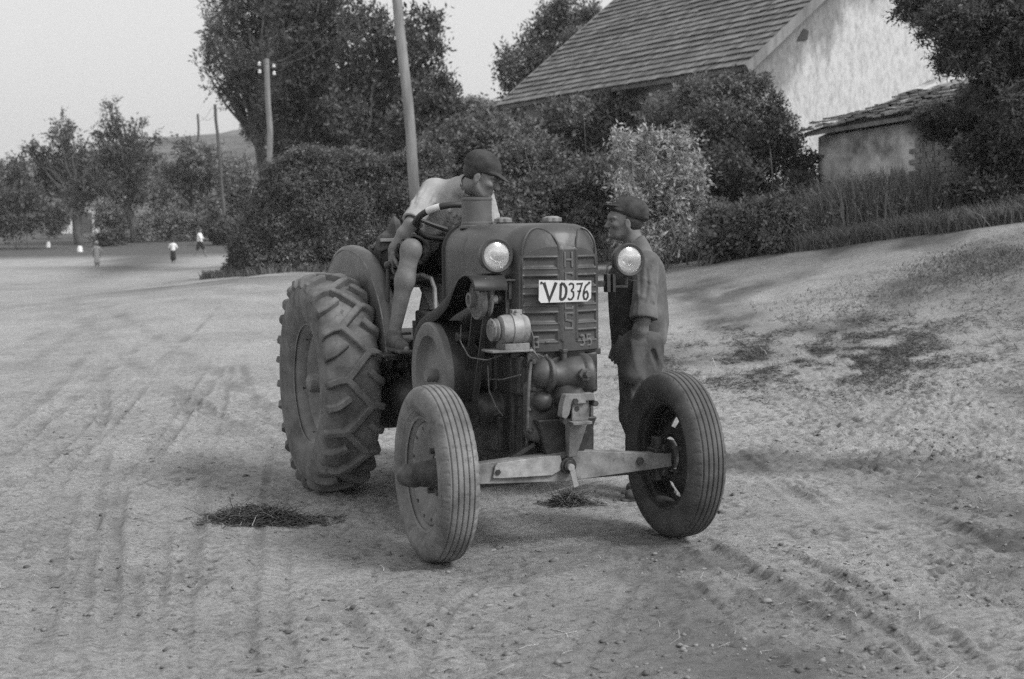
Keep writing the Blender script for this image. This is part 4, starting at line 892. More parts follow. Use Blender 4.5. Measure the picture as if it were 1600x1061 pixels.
body = head_prims(Hc, HR, 1.0)+[C(Nk-sp*.03, nb, .060, .056, .02), C(Pv, Nk-sp*.14, .085, .085, .04, (fr_, 1.3)), C(RSh, LSh, .042, k=.04)]+arm(RSh, El, Wr)+arm(LSh, LEl, LWr)
body += leg(Pv+vec(.02, -.09, .02), Kn, An)+leg(Pv+vec(.02, .09, .02), KnL, AnL)
body += hand_prims(Wr, vec(-.25, -.05, -1), vec(.1, 1, -.1), 1, .75)+hand_prims(LWr, vec(-.1, -.8, .0), vec(-.25, .1, -.9), 1, .95)
for a_ in (An, AnL): body += [C(a_, a_+vec(.02, 0, -.055), .033, .034, .015), C(a_+vec(-.02, 0, -.06), a_+vec(.15, -.01, -.075), .034, .024, .02, ((0, 0, 1), 1.25)), C(a_+vec(.14, -.0, -.08), a_+vec(.185, .01, -.083), .022, .016, .01)]
base = (-1.87, -.02, 1.29)
drv = figure('person', body, .005, M['skin'], base, TL, TR_)
tag(drv, 'bare-legged young man in pale shirt and dark cap seated on the tractor', 'person', 'people at the tractor')
ua = El-RSh; cu = RSh+ua*.84
shirt = [C(Pv+sp*.02, Nk-sp*.17, .138, .150, .05, (fr_, 1.35)), C(RSh+sw*.03, LSh-sw*.03, .066, k=.07), C(RSh, cu, .063, .058, .05), C(cu-ua*.10, cu+ua*.04, .062, .064, .004), C(LSh, LSh+(LEl-LSh)*.7, .056, .052, .04), C(Nk-sp*.08, Nk-sp*.02, .095, .076, .03), C(Nk-sp*.02, Nk+(nb-Nk)*.62, .074, .068, .012),
         E(Pv+sp*.13+fr_*-.02, (.16, .15, .13), k=.05)]
shirt.append(C(cu+ua*.02, cu+ua*.3, .047, .046, .005, None, True)); shirt.append(C(Nk+(nb-Nk)*.5, Nk+(nb-Nk)*1.6, .0615, .0615, .003, None, True))
cd = (.93, -.37, .1); du = ua/np.linalg.norm(ua); h0_ = np.cross(du, (1, 0, 0)); h0_ /= np.linalg.norm(h0_); shirt.insert(len(shirt)-2, B(cu+du*.145, (.12, .10, .10), np.stack([du, h0_, np.cross(du, h0_)], 1), .004, 0, True))
shirt[:-3] = shirt[:-3]+folds(RSh, cu, .061, cd, [(.05, -.9, .7, -.6), (.0, -.3, .85, -.25), (.1, .25, .95, .1), (.0, .8, .7, .55), (.35, 1.2, .95, .8), (.5, -.75, .98, -.2)])+folds(Nk-sp*.05, Pv, .150, cd, [(.05, -1.2, .6, -.9), (.0, -.6, .75, -.5), (.1, -.1, .7, .1), (.2, .5, .8, .2), (.4, -.85, .95, -.35), (.35, .8, .9, .4), (.15, -.35, .55, -.75)], .014, .02, .78)
figure('shirt', shirt, .005, M['shirt'], base, parent=drv, wr=.006, wfreq=34, seed=3, wdir=ua)
hpR, hpL = Pv+vec(.02, -.09, .02), Pv+vec(.02, .09, .02)
shorts = [C(Pv+vec(0, -.05, .03), Pv+vec(0, .05, .03), .135, k=.05), C(hpR, hpR+(Kn-hpR)*.74, .104, .094, .05), C(hpL, hpL+(KnL-hpL)*1.02, .104, .092, .05), C(Pv+vec(0, 0, .03), Pv+sp*.10, .150, .140, .03, (fr_, 1.3)),
          C(hpR+(Kn-hpR)*.64, hpR+(Kn-hpR)*1.1, .078, .078, .004, None, True)]
figure('shorts', shorts, .006, M['cloth_d'], base, parent=drv, wr=.014, wfreq=30, seed=4, wdir=Kn-hpR)
figure('cap', cap_prims(Hc, HR, .96), .0045, M['cap'], base, parent=drv, wr=.002, wfreq=40, seed=5)
figure('hair', [E(Hc+HR @ vec(-.028, 0, .022), (.090, .082, .075), HR, .01), B(Hc+HR @ vec(.085, 0, 0), (.075, .2, .2), HR, .01, 0, True), B(Hc+HR @ vec(0, 0, -.130), (.2, .2, .075), HR, .01, 0, True)], .005, M['hair'], base, parent=drv, wr=.002, wfreq=60)
for a_ in (An, AnL):
    figure('shoe', [C(a_+vec(-.01, 0, -.055), a_+vec(.15, 0, -.072), .045, .036, .02, ((0, 0, 1), 1.1)), B(a_+vec(.07, 0, -.098), (.14, .042, .010), None, .006, .008), C(a_+vec(0, 0, -.01), a_+vec(0, 0, -.05), .043, k=.02)], .005, M['leather'], base, parent=drv)
def eyes_for(o, c, R, base, s=1.):
    for sg in (1, -1):
        p = vec(*c)+R @ (vec(.0805, sg*.031, .0075)*s)-vec(*base); MB().sphere(p, .0095, 10).build('eye', M['eye'], o, sharp=180)
eyes_for(drv, Hc, HR, base)
# jacket hung on a post behind the driver
b = MB(); b.tube([(-1.98, -.20, .90), (-1.95, -.195, 1.56), (-1.94, -.19, 1.655)], .012, 8); b.build('coat_post', M['iron'], T)
jb = (-1.98, -.20, 1.2)
jk = figure('jacket', [C((-1.93, -.19, 1.60), (-2.0, -.21, 1.42), .030, .066, .03, ((1, 0, 0), 1.2)), C((-2.0, -.21, 1.44), (-2.06, -.25, 1.16), .070, .062, .03, ((1, 0, 0), 1.3)), C((-1.95, -.25, 1.52), (-2.03, -.33, 1.18), .026, .030, .02), C((-1.94, -.15, 1.50), (-1.98, -.13, 1.18), .026, .036, .02)], .006, mat('grey_jacket_cloth', .06, .14, 6, .95, .3, 60, spec=.1), jb, TL, TR_, wr=.022, wfreq=30, seed=9, wdir=(0, 0, 1))
tag(jk, 'crumpled grey jacket hung behind the driver above the fender', 'jacket')
bb = MB(); bb.box((.06, -.04, .30), (.012, .045, .010)); bb.build('collar_tab', M['shirt'], jk, .003)
# ---- the man standing behind the left front wheel (world coordinates, facing -x)
gzf = float(gz(.7, 8.2)); z0 = gzf
mv = lambda x, y, z: vec(x, y, z+z0-.0)
Hm = mv(.652, 8.2, 1.605); HmR = basis((-1, -.10, -.02)); HmC = basis((-1, -.10, .34))
Nm = mv(.735, 8.2, 1.435); nbm = Hm+HmR @ vec(-.032, 0, -.055)
LS_ = mv(.765, 8.005, 1.37); RS_ = mv(.75, 8.38, 1.385); LE_ = mv(.735, 7.925, 1.06); LW_ = mv(.69, 7.965, .895); RE_ = mv(.78, 8.47, 1.08); RW_ = mv(.65, 8.44, .90)
hipL, hipR = mv(.725, 8.105, .88), mv(.725, 8.295, .88); knL, knR = mv(.705, 8.09, .50), mv(.72, 8.30, .50); anL, anR = mv(.815, 8.08, .095), mv(.84, 8.31, .095)
body = head_prims(Hm, HmR, .91)+[C(Nm-vec(0, 0, .04), nbm, .060, .056, .02), C(mv(.72, 8.2, 1.25), mv(.73, 8.2, .92), .09, .09, .04, ((0, 1, 0), .80)), C(LS_, RS_, .042, k=.04)]+arm(LS_, LE_, LW_)+arm(RS_, RE_, RW_)
body += hand_prims(LW_, vec(-.25, .1, -1), vec(-.2, 1, 0), 1, .5)+hand_prims(RW_, vec(-.4, 0, -1), vec(0, -1, 0), -1, .6)
body += leg(hipL, knL, anL)+leg(hipR, knR, anR)
for a_ in (anL, anR): body += [C(a_, a_+vec(-.12, 0, -.055), .036, .028, .02)]
base = (.725, 8.2, z0)
man = figure('person', body, .005, M['skin'], base, (0, 0, 0), 0)
tag(man, 'man in dark cap, rolled grey sleeves and dark trousers standing behind the tractor headlight', 'person', 'people at the tractor')
ua = LE_-LS_; cu = LS_+ua*.90; ub = RE_-RS_; cv = RS_+ub*.9
shirt = [C(mv(.725, 8.2, 1.26), mv(.74, 8.2, .97), .148, .140, .04, ((0, 1, 0), .82)), C(LS_+vec(0, .03, -.005), RS_+vec(0, -.03, -.005), .066, k=.07), C(Nm-vec(0, 0, .07), Nm+vec(-.005, 0, .0), .088, .072, .03), C(Nm, Nm+(nbm-Nm)*.40, .072, .067, .008), C(mv(.80, 8.2, 1.32), mv(.825, 8.19, 1.03), .065, .065, .08), C(mv(.80, 8.08, 1.05), mv(.80, 8.1, .99), .065, .06, .05),
         C(LS_, cu, .066, .071, .03), C(cu-ua*.05, cu+ua*.05, .077, .080, .003), C(RS_, cv, .066, .066, .04), C(cv-ub*.08, cv+ub*.04, .07, .07, .006), C(mv(.78, 8.1, 1.0), mv(.83, 8.13, .93), .06, .05, .05)]
shirt += [C(cu+ua*.03, cu+ua*.3, .056, .056, .005, None, True), C(Nm+(nbm-Nm)*.38, Nm+(nbm-Nm)*1.5, .0615, .0615, .003, None, True)]
cd = (.05, -1, 0)
shirt[:-2] = shirt[:-2]+folds(LS_, cu, .070, cd, [(.05, -.9, .75, -.5), (.1, -.3, .9, .0), (.0, .35, .7, .5), (.3, .9, .95, .35), (.55, -.8, .98, .0), (.15, .0, .6, -.65), (.45, .2, .95, .75)], .0125, .010)
def cut_end(p, d, lat=.09):
    d = vec(*d); d = d/np.linalg.norm(d); h_ = np.cross(d, (0, 1, 0) if abs(d[1]) < .9 else (1, 0, 0)); h_ /= np.linalg.norm(h_); return B(vec(*p)+d*.12, (.12, lat, lat), np.stack([d, h_, np.cross(d, h_)], 1), .004, 0, True)
du = ua/np.linalg.norm(ua); shirt += [cut_end(cu+du*.030, ua)]
figure('shirt', shirt, .005, M['shirt2'], base, parent=man, wr=.004, wfreq=40, seed=21, wdir=(0, 0, 1))
front_panel = [C(mv(.706, 8.2, 1.26), mv(.718, 8.2, .94), .150, .142, .03, ((0, 1, 0), .84)), B(mv(.885, 8.2, 1.1), (.20, .4, .5), None, .02, 0, True), B(mv(.7, 8.2, 1.50), (.3, .4, .14), None, .02, 0, True)]
figure('dark_front', front_panel, .006, M['cloth_d'], base, parent=man, wr=.008, wfreq=24, seed=15)  # darker cloth shell over the front of the torso
tro = [C(mv(.725, 8.2, .95), mv(.725, 8.2, .88), .140, .142, .04, ((0, 1, 0), .84)), C(hipL, knL, .108, .086, .06), C(knL, anL+vec(.0, 0, .01), .086, .072, .03), C(hipR, knR, .108, .086, .06), C(knR, anR+vec(0, 0, .01), .086, .072, .03), C(mv(.80, 8.05, .92), mv(.80, 8.06, .72), .055, .04, .06),
       C(LW_+vec(.0, -.0, .03), LW_+vec(-.03, .02, -.14), .045, .06, .03), C(mv(.795, 7.985, .87), mv(.835, 8.0, .75), .022, .018, .006, None, True)]
tro[:-1] = tro[:-1]+folds(hipL, knL, .100, (.05, -1, 0), [(.0, -.9, .5, .2), (.05, -.3, .75, .6), (.3, -.9, .9, -.2), (.1, .8, .6, 1.2), (.55, .6, 1., -.4), (.7, -1., 1.0, -.5)], .016, .014)+folds(knL, anL, .080, (.05, -1, 0), [(.0, -.6, .4, .3), (.3, .6, .7, -.3), (.6, -.7, .95, .4)], .014, .012)
figure('trousers', tro, .0065, M['cloth_t'], base, parent=man, wr=.012, wfreq=22, seed=17, wdir=(0, 0, 1))
figure('cap', cap_prims(Hm+vec(.004, 0, .006), HmC, .93, .016), .0045, M['cap'], base, parent=man, wr=.002, wfreq=40, seed=18)
figure('hair', [E(Hm+HmR @ vec(-.026, 0, .006), (.084, .076, .082), HmR, .01), B(Hm+HmR @ vec(.085, 0, 0), (.080, .2, .2), HmR, .01, 0, True), B(Hm+HmR @ vec(0, 0, -.140), (.2, .2, .075), HmR, .01, 0, True)], .005, M['hair'], base, parent=man, wr=.002, wfreq=60)
for a_ in (anL, anR):
    figure('shoe', [C(a_+vec(.03, 0, -.045), a_+vec(-.14, -.01, -.055), .045, .038, .02, ((0, 0, 1), 1.1)), B(a_+vec(-.06, 0, -.085), (.14, .042, .010), None, .006, .008), C(a_+vec(.02, 0, .0), a_+vec(.02, 0, -.05), .045, k=.02)], .006, M['leather'], base, parent=man)
eyes_for(man, Hm, HmR, base, .91)
# ---- three children far down the road
def child(px, py, hpx, label, yaw, top, bottom, skirt, step, arms):
    g0 = gp(px, py); H = hpx/FPX*g0.y; s = H/1.28; c_, s_ = math.cos(yaw), math.sin(yaw)
    L = lambda x, y, z: vec(x*c_-y*s_, x*s_+y*c_, z)*s
    hip = .62; body = [E(L(.0, 0, 1.17), vec(.095, .085, .115)*s), C(L(0, 0, 1.0), L(0, 0, 1.1), .05*s, k=.02), C(L(0, 0, .95), L(0, 0, .66), .10*s, .10*s, .03), E(L(.085, 0, 1.15), vec(.02, .015, .02)*s)]
    for sg in (1, -1):
        k = L(step*sg*.6+.03, sg*.07, .33); an = L(step*sg-.02*(sg < 0), sg*.07, .05+(.06 if sg < 0 and step > .1 else 0))
        body += [C(L(0, sg*.07, hip), k, .06*s, .048*s), C(k, an, .048*s, .032*s), C(an, an+L(.1, 0, -.025), .03*s, .025*s)]
        e = L(arms[0 if sg > 0 else 1][0]*.5-.03, sg*.20, .80); w_ = L(arms[0 if sg > 0 else 1][0], sg*.16, arms[0 if sg > 0 else 1][1])
        body += [C(L(0, sg*.13, .96), e, .042*s, .034*s), C(e, w_, .033*s, .025*s), C(w_, w_+(w_-e)*.25, .027*s, .02*s)]
    o = figure('person', body, .012, M['skin'], (0, 0, 0), (g0.x, g0.y, g0.z-.01), 0); tag(o, label, 'person', 'children far down the road')
    sh = [C(L(0, 0, .95), L(0, 0, .68), .115*s, .12*s, .03), C(L(0, .12, .95), L(0, -.12, .95), .058*s, k=.04)]
    for sg in (1, -1): e = L(arms[0 if sg > 0 else 1][0]*.5-.03, sg*.20, .80); sh.append(C(L(0, sg*.13, .96), e, .055*s, .045*s))
    figure('shirt', sh, .012, top, (0, 0, 0), parent=o)
    if skirt: lo = [C(L(0, 0, .68), L(0, 0, .26), .115*s, .155*s, .03)]
    else: lo = [C(L(0, 0, .66), L(0, 0, .62), .12*s, k=.03)]+[C(L(0, sg*.07, hip), L(step*sg*.5+.02, sg*.075, .40), .085*s, .08*s, .03) for sg in (1, -1)]
    figure('skirt' if skirt else 'shorts', lo, .012, bottom, (0, 0, 0), parent=o)
    figure('hair', [E(L(-.015, 0, 1.20), vec(.10, .09, .10)*s)], .012, M['hair'] if top is not M['smock'] else M['smock'], (0, 0, 0), parent=o)
M['smock'] = mat('grey_smock', .30, .40, 8, .9)
M['white'] = mat('white_cotton', .7, .8, 8, .9)
child(152, 417, 40, 'small child in plain grey smock standing far down the road', -1.2, M['smock'], M['smock'], True, .05, ((.05, .55), (-.03, .56)))
child(271, 411, 38, 'child in white blouse and long dark skirt on the far road', 1.8, M['white'], M['cloth_d'], True, .06, ((.16, .72), (.12, .70)))
child(313, 402, 46, 'child in white shirt and dark shorts striding along by the hedge corner', .05, M['white'], M['cloth_d'], False, .22, ((.30, .78), (.26, .80)))
# ------------------------------------------------------------------ plants
def leafmat(name, lo, hi, tr=.22): return mat(name, island=(lo, hi), rough=.75, spec=.12, trans=tr)
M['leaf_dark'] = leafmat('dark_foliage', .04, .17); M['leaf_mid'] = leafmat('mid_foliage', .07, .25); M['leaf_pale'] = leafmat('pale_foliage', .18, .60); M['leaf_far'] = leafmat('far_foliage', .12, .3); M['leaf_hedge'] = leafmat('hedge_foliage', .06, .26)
M['leaf_pale2'] = leafmat('greyish_creeper_leaf', .10, .26); M['grass'] = leafmat('verge_grass', .07, .26); M['bark'] = mat('tree_bark', .05, .12, 8, .95, .6, 20, stretch=(1, 1, .25)); M['pole'] = mat('weathered_pole', .13, .28, 5, .9, .4, 30, stretch=(1, 1, .15)); M['stem'] = mat('grey_stem', .10, .22, 10, .9)
def unit(v): return v/np.maximum(np.linalg.norm(v, axis=-1, keepdims=True), 1e-9)
def leaf_quads(Pb, D, L, W):
    n = len(Pb); S = unit(np.cross(D, RNG.normal(size=(n, 3)))); U = np.cross(S, D); L = L[:, None]; W = W[:, None]
    V = np.stack([Pb, Pb+D*L*.5+S*W*.5+U*W*.12, Pb+D*L-U*L*.10, Pb+D*L*.5-S*W*.5+U*W*.12], 1).reshape(-1, 3)
    return V, np.arange(n*4).reshape(n, 4)
def crown_points(blobs, n, shell=.55, gap=.15, gs=2.0, flat=1., seed=0):
    c = np.array([b[0] for b in blobs]); r = np.array([b[1] for b in blobs]); w_ = r**2; k = RNG.choice(len(r), n*2, p=w_/w_.sum())
    d = unit(RNG.normal(size=(n*2, 3))); rad = RNG.random(n*2)**shell; lump = 1+.22*np.sin(d[:, 0]*5+k*1.7)*np.sin(d[:, 1]*4+k)+.14*np.sin(d[:, 2]*9+k*2.3)
    off = d*(rad*lump*r[k])[:, None]; off[:, 2] *= flat; P = c[k]+off
    f = gs/np.median(r)*2.2; q = np.sin(P[:, 0]*f+seed)*np.sin(P[:, 1]*f+1.3*seed)+np.sin(P[:, 2]*f*1.2+seed*2.1)*np.sin((P[:, 0]+P[:, 1])*f*.7)
    keep = q > (gap*4-1.6); return P[keep][:n], d[keep][:n]
def sprays(P, d, leaf, nl, asp, droop=.3, spread=.8):
    """each point becomes a twig with nl leaflets"""
    n = len(P); T_ = unit(d*.6+RNG.normal(size=(n, 3))*.6+np.array([0, 0, -droop])); ls = leaf*RNG.uniform(.5, 1.6, n)
    S = unit(np.cross(T_, RNG.normal(size=(n, 3)))); Pb = []; D = []; L = []
    for k in range(nl):
        sg = 1 if k % 2 else -1; t = (k//2+.4)/(nl/2); Pb.append(P+T_*(t*ls*2.2)[:, None]); D.append(unit(T_*.5+S*sg*spread+RNG.normal(size=(n, 3))*.25)); L.append(ls*(1.1-.4*t))
    Pb, D, L = np.concatenate(Pb), np.concatenate(D), np.concatenate(L); return leaf_quads(Pb, D, L, L*asp)
def wob_tube(mb, a, b, r0, r1, n=7, wob=.06):
    a, b = Vector(a), Vector(b); L = (b-a).length; pts = [a.lerp(b, i/(n-1))+Vector(RNG.normal(size=3)*wob*L*math.sin(PI*i/(n-1))) for i in range(n)]
    mb.tube(pts, [r0+(r1-r0)*i/(n-1) for i in range(n)], 7); return pts
def plant(name, label, cat, blobs_px, d, n, leaf, nl=6, asp=.45, m='leaf_dark', group=None, trunk=None, depth=.5, gap=.15, shell=.55, gs=2.0, droop=.3, flat=1., tr=.1, branch=True, stems=0, sat=4, crown_name='crown', trunk_name='trunk'):
    """blobs_px: (px, py, rpx) of the crown's clumps; every clump gets its own depth, real size and thickness"""
    bl = []
    for i, (x, y, r) in enumerate(blobs_px):
        dd = d+RNG.uniform(-1, 1)*depth; c = at(x, y, dd); bl.append((np.array(c), r/FPX*dd))
    bx = np.mean([b[0] for b in bl], 0)
    if sat:
        ex = []
        for c, r in bl:
            for q in range(sat):
                v = unit(RNG.normal(size=3)*np.array([1, 1, .8])); ex.append((c+v*r*.86, r*RNG.uniform(.22, .42)))
        bl = [(c, r*.74) for c, r in bl]+ex
    if trunk: tb = at(trunk[0], trunk[1], d) if len(trunk) < 5 else None
    bxp = (float(tb.x) if trunk else bx[0]), (d if trunk else bx[1])
    gr = tzf(*bxp); root = empty(name, (bxp[0], bxp[1], gr)); tag(root, label, cat, group); o = np.array((bxp[0], bxp[1], gr))
    P, dr = crown_points(bl, n, shell, gap, gs, flat, RNG.uniform(0, 9)); ok = P[:, 2] > tz(P[:, 0], P[:, 1])+.02; P, dr = P[ok], dr[ok]
    V, F = sprays(P-o, dr, leaf, nl, asp, droop); link(crown_name, np_mesh(crown_name, V, F), M[m], root, sharp=None)
    b = MB()
    if trunk:
        top = at(trunk[2], trunk[3], d); r0 = tr; fork = Vector(top)-Vector(o); pts = wob_tube(b, (0, 0, -.2), fork, r0*1.15, r0*.75, 8, .025)
        for c, r in bl:
            if not branch: break
            st = pts[int(RNG.integers(4, 8))]; e = Vector(c-o); wob_tube(b, st, st.lerp(e, .95), r0*.42, r0*.08, 6, .03)
    else:
        for k in range(max(4, stems)):
            c, r = bl[int(RNG.integers(len(bl)))]; e = Vector(c-o+RNG.normal(size=3)*r*.4); wob_tube(b, (RNG.normal()*.25+.5*e.x, RNG.normal()*.15+.5*e.y, -.1+tzf(o[0]+.5*e.x, o[1]+.5*e.y)-gr), e, .02, .006, 6, .05)
    b.build(trunk_name, M['bark'] if trunk else M['stem'], root, sharp=180)
    return root
# clipped hedge: rounded block filled with leaves, densest at its surface
def hedge():
    x0, x1, y0, y1 = -5.75, -1.2, 27.2, 30.2; gr = tzf(-4, 28.5); o = np.array((-3.5, 28.6, gr)); root = empty('hedge', tuple(o)); tag(root, 'broad overgrown clipped hedge at the bend behind the rear wheel', 'hedge')
    n = 25000; u = RNG.random(n); v = RNG.random(n); q = RNG.random(n); side = RNG.random(n)
    X_ = x0+(x1-x0)*u; H_ = 2.30+.10*np.sin(X_*1.1+1)+.06*np.sin(X_*2.7)+.06*np.sin(X_*6.1)
    Yd = RNG.random(n); Z_ = H_*v; front = side < .62; top = (side >= .62)
    Y_ = np.where(front, y0+.5*q**2.2, y0+(y1-y0)*Yd); Z_ = np.where(top, H_*(1-.22*q**2), Z_)
    # round the shoulders and the ends
    Y_ = Y_+.55*np.clip((Z_/H_-.65)/.35, 0, 1)**2*front; e = np.clip((x0+1.9-X_)/1.9, 0, 1); X_ = X_+.55*e*(Z_/H_)**1.5; Z_ = Z_*(1-.42*e**2); Y_ = Y_+1.2*e**2*(Y_ < y0+1.2)
    lump = .08*np.sin(X_*3.1+Z_*2.3)+.07*np.sin(X_*7+Z_*5)+.06*np.sin(Z_*9-X_*2); Y_ = Y_+lump*front; Z_ = Z_+.6*lump*top
    P = np.stack([X_, Y_, Z_+tz(X_, Y_)], -1); d = np.stack([.3*RNG.normal(size=n), np.where(front, -1., -.2), np.where(top, 1., .2)], -1)
    V, F = sprays(P-o, unit(d), .050, 6, .55, .1); link('foliage', np_mesh('foliage', V, F), M['leaf_hedge'], root, sharp=None)
    b = MB()
    for k in range(16): X0 = x0+.5+(x1-x0-1)*k/15; g0 = tzf(X0, 29)-gr; wob_tube(b, (X0-o[0], .3, g0-.1), (X0-o[0]+RNG.normal()*.2, .2+RNG.normal()*.3, g0+1.7), .035, .012)
    b.build('stems', M['stem'], root, sharp=180)
hedge()
BG = 'bushes along the farmhouse wall'; TRG = 'tall trees behind the hedge'; FG = 'trees across the far meadow'
plant('locust_tree', 'tall leaning leafy tree left of the leaning far telegraph pole, topping the hedge', 'tree', [(335, 62, 26), (350, 30, 34), (365, 95, 42), (400, 45, 58), (425, 105, 52), (455, 60, 55), (375, 140, 36), (415, 165, 40), (445, 160, 45), (330, 105, 16), (345, -15, 40), (420, -20, 60), (398, 200, 22)], 52, 3900, .16, 8, .34, 'leaf_mid', TRG, (402, 262, 404, 90), 1.2, .30, tr=.20)
plant('broad_tree', 'dark dense tree in the middle of the group behind the hedge', 'tree', [(470, 10, 55), (515, 55, 45), (492, 110, 60), (520, 160, 58), (465, 195, 55), (530, 215, 55), (485, 235, 50), (440, 225, 40), (510, 5, 30)], 48, 4300, .17, 7, .45, 'leaf_dark', TRG, (490, 262, 490, 100), 1.2, .28, tr=.22)
plant('broad_tree', 'ragged dark tree right behind the tall wooden pole', 'tree', [(570, 22, 36), (560, 80, 42), (608, 62, 40), (650, 35, 32), (652, 82, 36), (600, 128, 50), (640, 152, 38), (560, 185, 55), (620, 210, 55), (655, 115, 22), (560, 130, 30), (545, 40, 18), (665, 60, 15)], 45, 2900, .16, 7, .45, 'leaf_dark', TRG, (600, 262, 600, 90), 1.2, .46, tr=.2)
plant('young_tree', 'smaller spreading tree standing right of the tall wooden pole', 'tree', [(690, 150, 30), (685, 122, 16), (705, 172, 22), (662, 190, 42), (682, 222, 45), (645, 240, 48), (710, 190, 15), (700, 255, 40)], 42, 2500, .15, 7, .45, 'leaf_dark', TRG, (680, 290, 680, 180), 1., .32, tr=.12)
plant('ash_tree', 'airy tree rising beside the end of the tiled farmhouse roof', 'tree', [(800, 152, 22), (808, 102, 26), (838, 62, 30), (878, 32, 34), (915, 22, 26), (862, 100, 40), (832, 140, 34), (898, 62, 30), (850, 30, 16), (788, 100, 12), (880, 0, 18), (850, 150, 40), (815, 178, 26)], 47, 2600, .15, 7, .42, 'leaf_mid', None, (850, 260, 850, 80), 1.0, .38, tr=.15)
for i, (bl, tr_, lb) in enumerate([
    ([(60, 235, 20), (95, 208, 22), (108, 243, 30), (80, 262, 30), (128, 255, 24), (100, 290, 34), (132, 300, 36), (62, 290, 26), (150, 285, 24), (45, 232, 10), (100, 190, 10)], (124, 378, 112, 290), 'spreading dark tree with a leaning trunk at the left of the far meadow'),
    ([(175, 175, 14), (165, 203, 16), (190, 203, 24), (212, 188, 12), (203, 232, 32), (236, 215, 14), (160, 240, 26), (182, 268, 42), (226, 252, 30), (200, 298, 42), (152, 275, 32), (232, 290, 30), (150, 205, 9), (172, 160, 9), (246, 222, 9)], (208, 374, 204, 250), 'tall pointed dark tree, right one of the two standing on the far meadow')]):
    plant('meadow_tree', lb, 'tree', bl, 86+3*i, 2000, .22, 7, .40, 'leaf_dark', FG, tr_, 1.4, .48, tr=.28)
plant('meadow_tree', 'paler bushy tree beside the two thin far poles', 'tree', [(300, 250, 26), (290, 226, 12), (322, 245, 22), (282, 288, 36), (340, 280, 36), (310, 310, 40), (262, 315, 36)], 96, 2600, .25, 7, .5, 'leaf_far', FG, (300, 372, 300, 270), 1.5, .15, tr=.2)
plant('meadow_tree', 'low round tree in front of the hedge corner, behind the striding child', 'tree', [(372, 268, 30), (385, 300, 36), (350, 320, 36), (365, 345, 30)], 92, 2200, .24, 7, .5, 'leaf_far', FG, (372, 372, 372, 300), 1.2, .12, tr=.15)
for i, (bl, d_, m_, lb) in enumerate([
    ([(15, 272, 28), (40, 310, 38), (5, 320, 40), (75, 335, 34), (20, 345, 28)], 80, 'leaf_dark', 'big dark bush at the left edge of the far meadow'),
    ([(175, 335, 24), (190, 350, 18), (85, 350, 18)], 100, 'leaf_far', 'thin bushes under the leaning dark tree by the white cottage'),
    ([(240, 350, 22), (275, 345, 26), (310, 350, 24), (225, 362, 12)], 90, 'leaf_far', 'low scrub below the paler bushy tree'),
    ([(340, 360, 20), (180, 372, 11), (165, 376, 10)], 84, 'leaf_dark', 'small dark scrub at the edge of the far road')]):
    plant('bush', lb, 'bush', bl, d_, 1500, .2, 6, .5, m_, 'scrub round the far meadow', None, 1.5, .10)
# masses between the hedge and the house
for bl, d_, n_, lf, m_, lb in [
    ([(675, 240, 40), (725, 215, 36), (770, 225, 34), (700, 290, 45), (750, 290, 45), (790, 215, 26), (740, 245, 40), (650, 310, 40)], 36, 3600, .11, 'leaf_mid', 'leafy thicket behind the driver'),
    ([(730, 185, 24), (755, 180, 22), (780, 190, 22), (710, 205, 18)], 62, 1500, .2, 'leaf_far', 'pale distant treetops above the thicket behind the driver'),
    ([(800, 250, 48), (850, 245, 45), (810, 315, 52), (870, 310, 52), (930, 270, 42), (920, 335, 48), (840, 370, 45), (960, 300, 40), (780, 350, 45), (900, 385, 40)], 25.5, 5600, .075, 'leaf_mid', 'wide dark bush below the roof eaves, behind the bonnet'),
    ([(815, 200, 26), (860, 190, 28), (905, 182, 30), (950, 170, 32), (995, 160, 34), (930, 215, 34), (880, 225, 34), (985, 200, 38)], 27.5, 1700, .085, 'leaf_pale2', 'creeper hanging under the left part of the roof eaves'),
    ([(1030, 185, 42), (1070, 150, 30), (1110, 142, 30), (1150, 140, 30), (1185, 132, 22), (1060, 225, 50), (1110, 205, 50), (1160, 195, 48)], 23.4, 3300, .065, 'leaf_mid', 'tall climber covering the wall corner under the roof eaves'),
    ([(1205, 165, 24), (1225, 205, 34), (1180, 245, 48), (1130, 270, 52), (1235, 250, 34), (1200, 300, 50), (1250, 290, 32), (1262, 262, 22), (1266, 310, 26), (1090, 280, 45)], 22.2, 4800, .06, 'leaf_dark', 'dark bush climbing against the whitewashed gable'),
    ([(1125, 350, 30), (1155, 355, 26), (1110, 375, 22), (1150, 385, 20)], 20.3, 1500, .07, 'leaf_mid', 'small broad-leaved bush right of the pale shrub'),
    ([(1190, 335, 34), (1230, 330, 30), (1215, 360, 34), (1180, 370, 24), (1250, 360, 24)], 20.0, 2300, .05, 'leaf_mid', 'round low bush at the verge, left of the hut'),
    ([(1500, 290, 22), (1520, 240, 26), (1550, 270, 40), (1590, 240, 40), (1530, 310, 34), (1580, 310, 40), (1610, 290, 40), (1560, 215, 34), (1600, 190, 34)], 18.6, 4200, .06, 'leaf_dark', 'dark tangled bush at the right edge below the overhanging tree')]:
    plant('bush', lb, 'bush', bl, d_, n_, lf, 6, .5, m_, BG, None, .45, .30, crown_name='foliage', trunk_name='stems', stems=12)
plant('pale_shrub', 'tall pale flowering shrub standing in front of the dark bushes behind the second man', 'shrub', [(975, 222, 16), (985, 240, 26), (1020, 220, 18), (1062, 228, 22), (1000, 285, 40), (1050, 290, 44), (1080, 325, 32), (1020, 340, 42), (985, 325, 26), (1045, 375, 36), (1000, 380, 30), (1085, 265, 14)], 21, 3000, .075, 6, .32, 'leaf_pale', None, None, .4, .34, stems=16, droop=-.6, sat=5, crown_name='foliage', trunk_name='stems')
